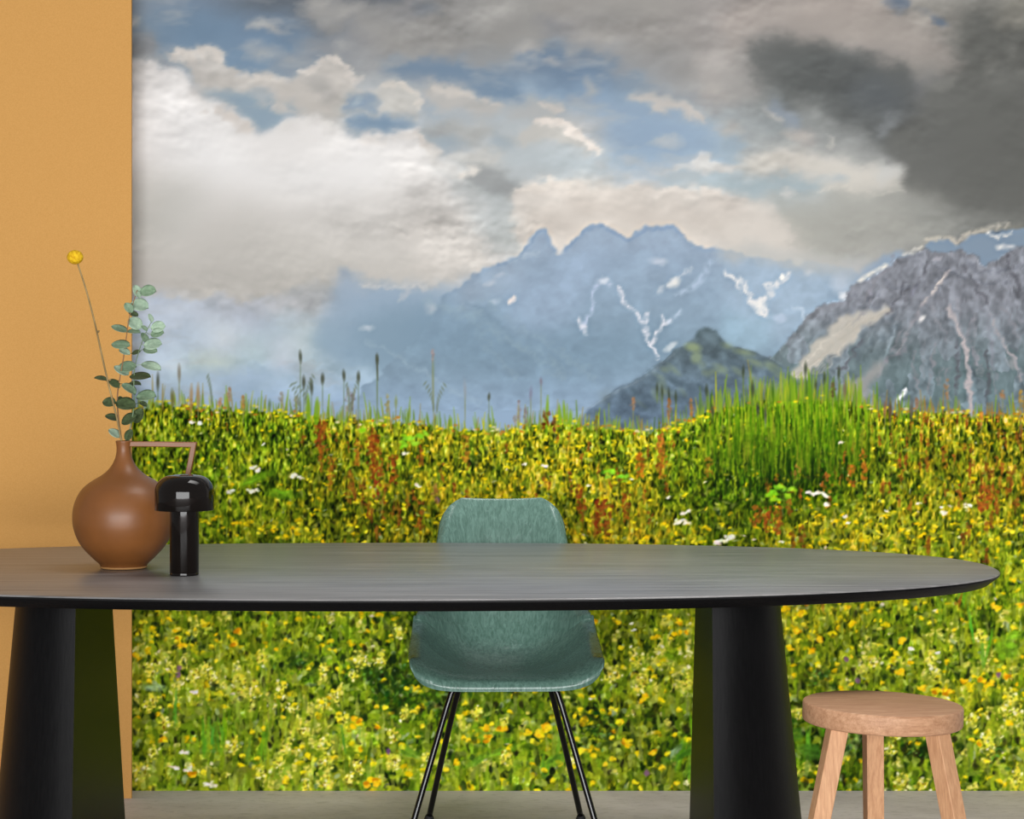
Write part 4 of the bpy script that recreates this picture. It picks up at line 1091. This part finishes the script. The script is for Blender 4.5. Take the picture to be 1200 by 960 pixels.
    # rusty sorrel spikes
    for (x, y, L, c) in [(375, 528, 34, (134, 60, 26)), (378, 540, 46, (140, 84, 24)), (436, 560, 60, (140, 74, 24)), (442, 585, 40, (136, 64, 26)), (420, 545, 30, (146, 96, 28)), (462, 566, 34, (134, 72, 22)), (493, 545, 24, (134, 84, 26)), (387, 575, 40, (150, 104, 30)),
                         (440, 548, 40, (132, 64, 20)), (410, 590, 40, (136, 96, 28)), (492, 620, 34, (140, 84, 26)), (546, 550, 40, (150, 110, 32)), (510, 590, 24, (150, 120, 50)), (680, 600, 34, (122, 62, 20)), (700, 625, 40, (126, 56, 20)), (708, 615, 30, (130, 64, 24)),
                         (733, 610, 36, (132, 74, 22)), (750, 560, 30, (170, 104, 26)), (776, 560, 44, (160, 104, 30)), (774, 530, 24, (170, 100, 40)), (830, 560, 24, (140, 112, 30)), (1012, 560, 34, (164, 104, 30)), (968, 575, 22, (150, 92, 34)), (998, 570, 26, (160, 96, 30)),
                         (933, 560, 16, (130, 104, 40)), (900, 622, 30, (148, 76, 28)), (912, 625, 34, (150, 84, 30)), (885, 615, 24, (150, 92, 30)), (1155, 595, 26, (146, 70, 30)), (1160, 590, 22, (156, 80, 30)), (1150, 600, 20, (150, 78, 30)), (640, 500, 20, (110, 56, 20)),
                         (940, 640, 24, (130, 84, 30))]:
        for k in range(int(L * 1.0)):
            t = q.rand()
            spot(x + q.randn() * 2.4, y - L * t, U(1, 2), U(1.2, 2.4), np.array(c) * U(.75, 1.25), .6, 0, .8)
    ragged(fbm(4, 5, 2, 93) * 1.1 * kf[..., 0], fbm(4, 5, 2, 94) * 1.1 * kf[..., 0], 500, PY1)
    w = window(PX0, 470, PX1, PY1)
    q3 = fbm(3, 3, 1, 91)[w]
    IMG[w] *= (1 + .08 * q3 * kf[w][..., 0])[..., None]
    soft = np.stack([blur(IMG[w][..., c], 3) for c in range(3)], -1)          # print sharpening and a little punch
    IMG[w] = IMG[w] + kf[w] * ((IMG[w] - soft) * .35 + (IMG[w] - .42) * .08 + .012)


def paint_mural():
    paint_sky()
    paint_peaks()
    paint_meadow()
    np.clip(IMG, 0, 1, out=IMG)
    return IMG


# ---------------------------------------------------------------- room shell
Y_MURAL = EYE * FOC / 500.0           # print plane: its lower edge (row 927) stands on the floor
Y_PANEL = EYE * FOC / 509.0           # ochre partition in front of it

structure(box_mesh('floor', (9, 9.9, .08), M_floor, loc=(0, 1.95, -.04)))
structure(box_mesh('wall_back', (9, .12, 2.75), M_plaster, loc=(0, Y_MURAL + .062, 1.375)))
px = (154 - 600) / FOC * Y_PANEL
structure(box_mesh('wall_left', (3.4, .012, 2.75), M_orange, loc=(px - 1.7, Y_PANEL + .006, 1.375), bevel=.0012))


# ---------------------------------------------------------------- mural sheet
def build_mural():
    img = paint_mural()
    lin = np.where(img <= 0.04045, img / 12.92, ((img + 0.055) / 1.055) ** 2.4).astype(np.float32)

    def axis(a, b, step, far_from=None, far=4.0):
        v = list(np.arange(a, b, step)) if far_from is None else list(np.arange(a, far_from, step)) + list(np.arange(far_from, b, far))
        return np.array(v + [b], np.float32)

    V, C, Q = [], [], []
    n0 = 0
    for xs, ys in ((axis(PX0, PX1 - 1, 2.0, 1204), axis(PY0, 405, 2.0)),
                   (axis(PX0, PX1 - 1, 1.0, 1204), axis(405, PY1 - 1, 1.0))):
        xs = np.concatenate([[PX0 - 60], xs]).astype(np.float32)      # a strip of the sheet runs on behind the partition
        X, Y = np.meshgrid(xs, ys)
        sx = np.clip(X - PX0, 0, PW - 1.001); sy = np.clip(Y - PY0, 0, PH - 1.001)
        xi = sx.astype(int); yi = sy.astype(int)
        xj = np.minimum(xi + 1, PW - 1); yj = np.minimum(yi + 1, PH - 1)
        fx = (sx - xi)[..., None]; fy = (sy - yi)[..., None]
        c = (lin[yi, xi] * (1 - fx) + lin[yi, xj] * fx) * (1 - fy) + (lin[yj, xi] * (1 - fx) + lin[yj, xj] * fx) * fy
        h, w = X.shape
        k = Y_MURAL / FOC
        P = np.stack([(X - 600) * k, np.full_like(X, 0), np.maximum(EYE - (Y + 1 - HOR) * k, 0)], -1)
        V.append(P.reshape(-1, 3)); C.append(c.reshape(-1, 3))
        idx = (np.arange(h * w).reshape(h, w) + n0)
        q = np.stack([idx[1:, :-1], idx[1:, 1:], idx[:-1, 1:], idx[:-1, :-1]], -1).reshape(-1, 4)
        Q.append(q)
        n0 += h * w
    V = np.concatenate(V).astype(np.float32); C = np.concatenate(C); Q = np.concatenate(Q).astype(np.int32)
    me = bpy.data.meshes.new('wall_mural')
    me.vertices.add(len(V)); me.vertices.foreach_set('co', V.ravel())
    me.loops.add(Q.size); me.loops.foreach_set('vertex_index', Q.ravel())
    me.polygons.add(len(Q))
    me.polygons.foreach_set('loop_start', np.arange(0, Q.size, 4, dtype=np.int32))
    me.update(calc_edges=True)
    at = me.color_attributes.new('print', 'FLOAT_COLOR', 'POINT')
    at.data.foreach_set('color', np.concatenate([C, np.ones((len(C), 1), np.float32)], 1).astype(np.float32).ravel())
    m, nt, b = new_mat('matt_printed_wallpaper')
    a = nt.nodes.new('ShaderNodeAttribute')
    a.attribute_name = 'print'
    nt.links.new(a.outputs['Color'], b.inputs['Base Color'])
    b.inputs['Roughness'].default_value = .9
    b.inputs['Specular IOR Level'].default_value = .08
    o = link('wall_mural', me, m, None, False)
    o.location = (0, Y_MURAL, 0)
    return tag(o, 'wall-wide photo mural of a flowering alpine meadow under cloudy mountains', 'mural')


build_mural()


# ---------------------------------------------------------------- dining table
TX, TY, TZ = -0.27, 4.645, 0.74
table = thing('dining_table', (TX, TY, 0), 'long oval black-stained wooden dining table on two tapering pillar legs', 'table')


def outline(a, b, n=2.27, cnt=160):
    out = []
    for k in range(cnt):
        q = 2 * math.pi * k / cnt
        c, s = math.cos(q), math.sin(q)
        out.append((a * math.copysign(abs(c) ** (2 / n), c), b * math.copysign(abs(s) ** (2 / n), s)))
    return out


def build_top():
    A, B = 1.362, .635
    rows = [(0, TZ - .0008, .0022), (0, TZ - .002, .0007), (0, TZ - .0035, 0), (0, TZ - .007, 0), (0, TZ - .0085, .001), (0, TZ - .026, .024), (0, TZ - .0275, .028)]
    V, F = [], []
    n = 160
    rows = [(0, TZ, .0045)] + rows
    for _, z, ins in rows:
        V += [(x, y, z) for x, y in outline(A - ins, B - ins, cnt=n)]
    for i in range(len(rows) - 1):
        for k in range(n):
            k2 = (k + 1) % n
            F.append((i * n + k, i * n + k2, (i + 1) * n + k2, (i + 1) * n + k))
    F.append(tuple(range(n)))
    F.append(tuple(reversed(range((len(rows) - 1) * n, len(rows) * n))))
    o = from_data('tabletop', V, F, M_wood_sheen, table, True, 30)
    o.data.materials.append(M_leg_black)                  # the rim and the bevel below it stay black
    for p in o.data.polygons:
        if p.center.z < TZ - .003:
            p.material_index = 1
    return o


build_top()


def build_pillar(side, flat_x):
    """D-section pillar: flat face toward the table's middle, round outside, widening to the floor"""
    rows, seg = 14, 30
    V, F = [], []
    for i in range(rows + 1):
        t = i / rows                                   # 0 floor, 1 top
        z = t * (TZ - .0275)
        u = 1 - t
        yf = 4.40 - .055 * u
        yb = 4.78 + .21 * u
        bulge = .165 + .078 * u
        cy = (yf + yb) / 2 - TY
        hb = (yb - yf) / 2
        for k in range(seg + 1):
            q = -math.pi / 2 + math.pi * k / seg
            V.append((flat_x - TX + side * bulge * math.cos(q) ** .92 if math.cos(q) > 1e-6 else flat_x - TX, cy + hb * math.sin(q), z))
    s = seg + 1
    for i in range(rows):
        for k in range(s):
            k2 = (k + 1) % s
            F.append((i * s + k, i * s + k2, (i + 1) * s + k2, (i + 1) * s + k))
    F.append(tuple(range(s)))
    F.append(tuple(rows * s + k for k in range(s)))
    return from_data('leg', V, F, M_leg_black, table, True, 40)


build_pillar(1, .430)
build_pillar(-1, -.937)

# ---------------------------------------------------------------- shell chair
CX = -0.0185
chair = thing('shell_chair', (CX, 5.12, 0), 'sage green moulded shell chair with thin black metal legs behind the table', 'chair')


def build_shell():
    prof = smooth_path([(0, 4.902, .416), (0, 4.903, .428), (0, 4.915, .440), (0, 4.95, .446), (0, 5.02, .441), (0, 5.10, .431), (0, 5.18, .425), (0, 5.25, .432), (0, 5.305, .460), (0, 5.34, .515),
                        (0, 5.362, .59), (0, 5.383, .68), (0, 5.405, .77), (0, 5.425, .830), (0, 5.431, .843)], 14)
    L = [0]
    for a, b in zip(prof, prof[1:]):
        L.append(L[-1] + (b - a).length)
    tot = L[-1]
    nu = 56
    V, F = [], []
    for i, p in enumerate(prof):
        d = L[i]
        t = d / tot
        a = prof[max(i - 1, 0)]; b = prof[min(i + 1, len(prof) - 1)]
        tan = (b - a).normalized()
        nor = Vector((0, -tan.z, tan.y))                      # up over the seat, forward over the back
        if t < .05:
            nor = Vector((0, -.15, 1)).normalized().lerp(nor, t / .05).normalized()
        W = float(np.interp(t, [0, .06, .2, .45, .60, .72, .85, .93, 1], [.232, .232, .231, .224, .216, .192, .167, .158, .152]))
        rise = float(np.interp(t, [0, .05, .15, .3, .45, .58, .7, .85, 1], [.048, .058, .078, .120, .160, .160, .105, .050, .022]))
        rc, rb = .032, .078
        W0 = W
        if d < rc:
            W = W - rc + math.sqrt(max(rc * rc - (rc - d) ** 2, 0))
        if tot - d < rb:
            e = tot - d
            W = W - rb * .8 + .8 * math.sqrt(max(rb * rb - (rb - e) ** 2, 0))
        for j in range(nu + 1):
            u = -1 + 2 * j / nu
            u = math.copysign(1 - (1 - abs(u)) ** 1.25, u)
            fade = min(1, d / .10, (tot - d) / .07)
            fade = fade * fade * (3 - 2 * fade)
            fl = max(0, (abs(u) - .88) / .12) * fade
            off = rise * (abs(u) * W / W0) ** float(np.interp(t, [0, .06, .25], [6.5, 4.5, 2.7]))
            x = W * (u + math.copysign(.026 * fl ** 1.4, u))
            off -= .032 * fl ** 1.5
            q = p + nor * off
            V.append((x, q.y - 5.12, q.z))
    s = nu + 1
    for i in range(len(prof) - 1):
        for j in range(nu):
            F.append((i * s + j, i * s + j + 1, (i + 1) * s + j + 1, (i + 1) * s + j))
    o = from_data('seat_shell', V, F, M_shell, chair, True)
    md = o.modifiers.new('thickness', 'SOLIDIFY')
    md.thickness = .0042
    md.offset = 0
    return o


build_shell().rotation_euler = (0, 0, math.radians(1.7))      # the shell sits a touch askew on its legs


def chair_leg(pts, r=.0078):
    P = []
    for a, b, c in pts:
        P.append(Vector((a, b - 5.12, c)))
    V, F = tube_data(smooth_path(P, 8), r, 14)
    o = from_data('leg', V, F, M_metal, chair)
    g = P[-1]
    d = lathe('foot_glide', [(0, 0), (.0125, 0), (.0135, .003), (.0125, .010), (.0085, .018), (0, .018)], M_rubber, o, 24)
    d.location = (g.x, g.y, 0)


for sx in (-1, 1):
    chair_leg([(sx * .085, 5.035, .408), (sx * .112, 5.033, .407), (sx * .127, 5.03, .398), (sx * .136, 5.026, .375), (sx * .150, 5.018, .33), (sx * .197, 4.986, .17), (sx * .243, 4.952, .012)])
    chair_leg([(sx * .085, 5.135, .405), (sx * .100, 5.136, .404), (sx * .112, 5.140, .395), (sx * .119, 5.150, .37), (sx * .129, 5.176, .33), (sx * .163, 5.270, .18), (sx * .199, 5.375, .012)])
Vv, Ff = [], []
for yy, zz in ((5.035, .408), (5.135, .405)):
    tube_data([Vector((-.09, yy - 5.12, zz)), Vector((0, yy - 5.12, zz)), Vector((.09, yy - 5.12, zz))], .0078, 12, Vv, Ff)
for sx in (-1, 1):
    tube_data([Vector((sx * .075, 5.035 - 5.12, .408)), Vector((sx * .075, 5.135 - 5.12, .405))], .006, 12, Vv, Ff)
from_data('under_frame', Vv, Ff, M_metal, chair)
for sx in (-1, 1):
    for yy in (5.04, 5.13):
        m_ = lathe('shock_mount', [(0, 0), (.016, 0), (.014, .018), (0, .018)], M_rubber, chair, 20)
        m_.location = (sx * .075, yy - 5.12, .412)

# ---------------------------------------------------------------- oak stool
SX, SY, SZ = .7279, 4.02, .535
stool = thing('wooden_stool', (SX, SY, 0), 'round pale oak stool with three splayed square legs on the concrete floor', 'stool')
R = .1557
seat = lathe('seat', [(0, -.039), (R - .005, -.039), (R - .0013, -.037), (R, -.034), (R, -.0045), (R - .001, -.0013), (R - .0035, 0), (0, 0)], M_seat_oak, stool, 96, 60)
seat.location = (0, 0, SZ)
seat.rotation_mode = 'ZYX'
seat.rotation_euler = (0, math.radians(1.7), math.radians(14))


def stool_leg(tx, ty, fx, fy, yaw, w=.0352):
    """square leg from under the seat (tx, ty) to the floor (fx, fy), both measured from the stool's centre"""
    V = []
    for x, y, z, s in ((fx, fy, 0, .96), (tx, ty, SZ - .036, 1.0)):
        for a, b in ((-1, -1), (1, -1), (1, 1), (-1, 1)):
            dx, dy = a * w / 2 * s, b * w / 2 * s
            V.append((x + dx * math.cos(yaw) - dy * math.sin(yaw), y + dx * math.sin(yaw) + dy * math.cos(yaw), z))
    F = [(0, 1, 2, 3), (4, 5, 6, 7), (0, 1, 5, 4), (1, 2, 6, 5), (2, 3, 7, 6), (3, 0, 4, 7)]
    o = from_data('leg', V, F, M_stool_leg, stool, True)
    md = o.modifiers.new('eased_edges', 'BEVEL')
    md.width = .0012
    md.segments = 2
    o.data.set_sharp_from_angle(angle=math.radians(30))
    return o


stool_leg(-.101, -.076, -.210, -.124, math.radians(8))
stool_leg(.092, -.062, .180, -.104, math.radians(-52))
stool_leg(-.003, .094, .015, .176, math.radians(6))

# ---------------------------------------------------------------- jug vase
k = 1 / 522.0
vase = thing('jug_vase', (-.8757, 4.619, TZ + .0012), 'round brown ceramic jug vase with narrow neck and angular handle', 'vase')
prof_px = [(0, 0), (25.5, 0), (26.8, 1.2), (27.2, 3), (29.5, 6), (34, 10), (40, 16), (46.5, 23), (52, 31), (56, 40), (58.8, 50), (59.5, 60), (59, 68), (57.2, 76), (54, 84), (49.5, 91.5), (43, 98), (35, 103.5),
           (26.5, 108.5), (19.5, 114), (14.5, 120), (11, 126.5), (9, 133), (8.3, 139), (8.6, 144), (9.4, 148), (9.2, 149.3), (8.2, 149.6), (7.2, 148.6), (6.6, 144), (6.4, 136), (7.5, 126), (14, 116), (30, 102), (46, 88), (54, 62), (48, 32), (30, 10), (0, 6)]


def refine(pr, n=3):
    P = smooth_path([(r, 0, z) for r, z in pr], n)
    return [(max(p.x, 0) * k, p.z * k) for p in P]


body = lathe('body', [(0, 0)] + [(r_, z_) for r_, z_ in refine(prof_px[1:-1])] + [(0, 6 * k)], M_clay, vase, 96, 40)
lathe('foot_ring', [(26.2 * k, .0), (26.9 * k, .0006), (27.4 * k, .0028), (27.2 * k, .0042), (26 * k, .0042)], M_clay_raw, vase, 96, 60)


def hp(x, y):
    return Vector(((x - 145) * k, 0, (666 - y) * k))


path = [hp(150, 520.2), hp(190, 520.6), hp(227.5, 521.2), hp(224, 540), hp(219, 564), hp(213, 580), hp(196, 590)]
V, F = tube_data(path, 1, V=None, F=None, square=(6.2 * k, 7.0 * k))
h_ = from_data('handle', V, F, M_clay, vase, True)
md = h_.modifiers.new('eased_edges', 'BEVEL'); md.width = .0016; md.segments = 3
h_.data.set_sharp_from_angle(angle=math.radians(35))

# ---------------------------------------------------------------- table lamp
lamp = thing('table_lamp', (-.715, 4.47, TZ + .0004), 'small glossy black mushroom-shaped table lamp in front of the vase', 'lamp')
lathe('stem', [(0, 0), (.0305, 0), (.0316, .001), (.0316, .0035), (.0312, .005), (.0312, .0055), (.0316, .0065), (.0316, .150), (0, .150)], M_gloss, lamp, 72, 40)
cap = [(.058, .1425), (.0628, .1415), (.0640, .1418), (.0646, .1430)]
for q in range(0, 13):
    a = math.radians(q * 7.5)
    cap.append((.0646 - .036 * (1 - math.cos(a)) - .0002 * q, .182 + .036 * math.sin(a) ** .98))
cap += [(.020, .2193), (.010, .2198), (0, .220)]
cap = [(0, .150), (.055, .150), (.0575, .1445)] + cap[1:]
lathe('lamp_shade', cap, M_gloss, lamp, 96, 40)

# ---------------------------------------------------------------- cut stems in the vase
VY = 4.619


def wp(x, y, dy=0.0):
    """point at the vase's distance (plus dy) from its place in the composition"""
    Y = VY + dy
    return Vector(((x - 600) / FOC * Y, Y, EYE - (y - HOR) / FOC * Y))


def planted(name, root, label, cat, group=None):
    return thing(name, root, label, cat, group)


def tube_obj(name, pts, rads, mat, parent, origin, seg=8, n=6):
    P = [p - origin for p in smooth_path(pts, n)]
    m = len(P)
    rr = [rads[0] + (rads[1] - rads[0]) * i / (m - 1) for i in range(m)]
    V, F = tube_data(P, rr, seg)
    return from_data(name, V, F, mat, parent), [p + origin for p in P]


root = wp(143.5, 522)
flower = planted('billy_button_flower', root, 'dried yellow ball flower on a long bare stem in the brown vase', 'flower')
st = [wp(145, 540, .0), wp(142.5, 518, -.006), wp(137, 490, -.012), wp(129.5, 460, -.014), wp(121.5, 426, -.012), wp(115, 396, -.01), wp(109.5, 372, -.008), wp(101, 340, -.006), wp(91, 309, -.004)]
so, sp = tube_obj('stem', st, (.0024, .0019), M_stem, flower, root)
for x, y in ((115.2, 388.5), (129, 445)):
    c = wp(x, y, -.011) - root
    V, F = tube_data([c + Vector((-.0015, 0, -.002)), c + Vector((0, 0, 0)), c + Vector((.003, -.001, .002))], [.0019, .0026, .0006], 8)
    from_data('stem_node', V, F, M_stem, so)
bm = bmesh.new()
bmesh.ops.create_icosphere(bm, subdivisions=5, radius=1)
rnd = random.Random(4)
hc = wp(88, 301.5, -.004)
for v in bm.verts:
    n = v.co.normalized()
    g = .5 + .5 * math.sin(n.x * 37) * math.sin(n.y * 41) * math.sin(n.z * 39)
    v.co = Vector((n.x * .0176, n.y * .0170, n.z * .0155)) * (1 + .05 * g + rnd.uniform(-.02, .02))
me = bpy.data.meshes.new('flower_head'); bm.to_mesh(me); bm.free()
hd = link('flower_head', me, M_pollen, flower)
hd.location = hc - root


def leaf_mesh(name, base, tip, normal, halfw, mat, parent, origin, cup=.12, stem_pt=None):
    """oval leaf from base to tip, cupped across and along, with a raised midrib and a short stalk"""
    ax = tip - base
    Lg = ax.length
    ax = ax.normalized()
    nor = (normal - ax * normal.dot(ax)).normalized()
    sd = ax.cross(nor)
    nu, nv = 8, 10
    V, F = [], []
    for face in (1, -1):
        for i in range(nv + 1):
            t = i / nv
            wv = halfw * math.sin(math.pi * min(1, max(0, t)) ** .95) ** .52 if 0 < t < 1 else halfw * .04
            for j in range(nu + 1):
                u = -1 + 2 * j / nu
                z = cup * halfw * (u * u) - cup * Lg * .35 * (2 * t - 1) ** 2 - .0006 * math.exp(-(u * 5) ** 2) * 1.0
                V.append(base + ax * (Lg * t) + sd * (u * wv) + nor * (z + face * .00022))
    s = nu + 1
    o2 = (nv + 1) * s
    for i in range(nv):
        for j in range(nu):
            F.append((i * s + j, i * s + j + 1, (i + 1) * s + j + 1, (i + 1) * s + j))
            F.append((o2 + i * s + j, o2 + (i + 1) * s + j, o2 + (i + 1) * s + j + 1, o2 + i * s + j + 1))
    for i in range(nv):
        for j in (0, nu):
            F.append((i * s + j, (i + 1) * s + j, o2 + (i + 1) * s + j, o2 + i * s + j))
    for i in (0, nv):
        for j in range(nu):
            F.append((i * s + j, i * s + j + 1, o2 + i * s + j + 1, o2 + i * s + j))
    if stem_pt is not None and (stem_pt - base).length > .0015:
        mid = (stem_pt + base) / 2 + Vector((0, 0, -.001))
        tube_data([stem_pt, mid, base + ax * Lg * .06], [.0008, .0007, .0005], 6, V, F)
    V = [v - origin for v in V]
    return from_data(name, V, F, mat, parent)


def sprig(label, stem_pts, twig_mat, leaves, seed, rad=(.0019, .0009)):
    rt = wp(146, 522, .004)
    sp_ = thing('eucalyptus_sprig', rt, label, 'sprig')
    stm, P = tube_obj('stem', stem_pts, rad, twig_mat, sp_, rt)
    q = random.Random(seed)
    for (x, y, rx, ry, ang, mat) in leaves:
        d = q.uniform(-.018, .018)
        a = math.radians(ang)                       # clockwise on the picture
        ex, ez = math.cos(a), -math.sin(a)
        c = wp(x, y, 0)
        near = min(P, key=lambda p: (p.x - c.x) ** 2 + (p.z - c.z) ** 2 + (0 if p.z < c.z + .004 else .0002))
        c.y = near.y + d
        kx = rx / 520.0
        ratio = min(.98, ry / rx)
        e1 = Vector((ex, 0, ez))
        side = 1 if (near - c).dot(e1) < 0 else -1
        e1 = e1 * side
        base, tip = c - e1 * kx, c + e1 * kx
        tilt = math.acos(ratio)
        up = Vector((0, -1, 0))
        perp = Vector((-ez * side, 0, ex * side))
        if perp.z < 0:
            perp = -perp
        nrm = up * math.cos(tilt) + perp * math.sin(tilt)
        hw = kx * 1.0 if ratio < .86 else ry / 510.0
        leaf_mesh('leaf', base, tip, nrm, hw, mat, sp_, rt, cup=q.uniform(.08, .2), stem_pt=near)
    return sp_


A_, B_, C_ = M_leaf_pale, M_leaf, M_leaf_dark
sprig('eucalyptus sprig with brown twig, the taller and leafier of two in the vase',
      [wp(146, 540, .002), wp(142.5, 516, .004), wp(139, 492, .006), wp(137.5, 466, .008), wp(140, 446, .008), wp(145, 418, .008), wp(148.5, 392, .006), wp(151.5, 372, .004), wp(157, 352, .002), wp(161, 340, 0)], M_twig,
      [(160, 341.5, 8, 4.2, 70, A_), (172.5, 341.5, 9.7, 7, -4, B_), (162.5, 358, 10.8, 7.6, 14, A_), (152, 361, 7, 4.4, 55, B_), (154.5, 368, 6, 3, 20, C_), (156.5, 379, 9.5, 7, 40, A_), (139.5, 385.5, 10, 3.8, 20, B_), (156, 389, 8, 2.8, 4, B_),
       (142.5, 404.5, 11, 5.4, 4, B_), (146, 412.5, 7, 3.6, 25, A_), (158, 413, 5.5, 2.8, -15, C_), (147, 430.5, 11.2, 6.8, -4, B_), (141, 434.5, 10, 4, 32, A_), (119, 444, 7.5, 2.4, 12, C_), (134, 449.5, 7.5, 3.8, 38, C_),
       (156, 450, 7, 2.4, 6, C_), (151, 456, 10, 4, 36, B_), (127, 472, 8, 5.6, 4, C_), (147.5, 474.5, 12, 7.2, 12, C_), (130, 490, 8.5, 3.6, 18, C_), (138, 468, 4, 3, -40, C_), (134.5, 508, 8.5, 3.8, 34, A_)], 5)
sprig('eucalyptus sprig with greenish twig, the shorter one leaning right in the vase',
      [wp(149, 540, .006), wp(149.5, 514, .010), wp(153, 500, .012), wp(156.5, 480, .014), wp(157, 462, .014), wp(157, 445, .012), wp(158.5, 428, .010), wp(164, 408, .008), wp(170, 392, .006), wp(177, 378, .004)], M_green_twig,
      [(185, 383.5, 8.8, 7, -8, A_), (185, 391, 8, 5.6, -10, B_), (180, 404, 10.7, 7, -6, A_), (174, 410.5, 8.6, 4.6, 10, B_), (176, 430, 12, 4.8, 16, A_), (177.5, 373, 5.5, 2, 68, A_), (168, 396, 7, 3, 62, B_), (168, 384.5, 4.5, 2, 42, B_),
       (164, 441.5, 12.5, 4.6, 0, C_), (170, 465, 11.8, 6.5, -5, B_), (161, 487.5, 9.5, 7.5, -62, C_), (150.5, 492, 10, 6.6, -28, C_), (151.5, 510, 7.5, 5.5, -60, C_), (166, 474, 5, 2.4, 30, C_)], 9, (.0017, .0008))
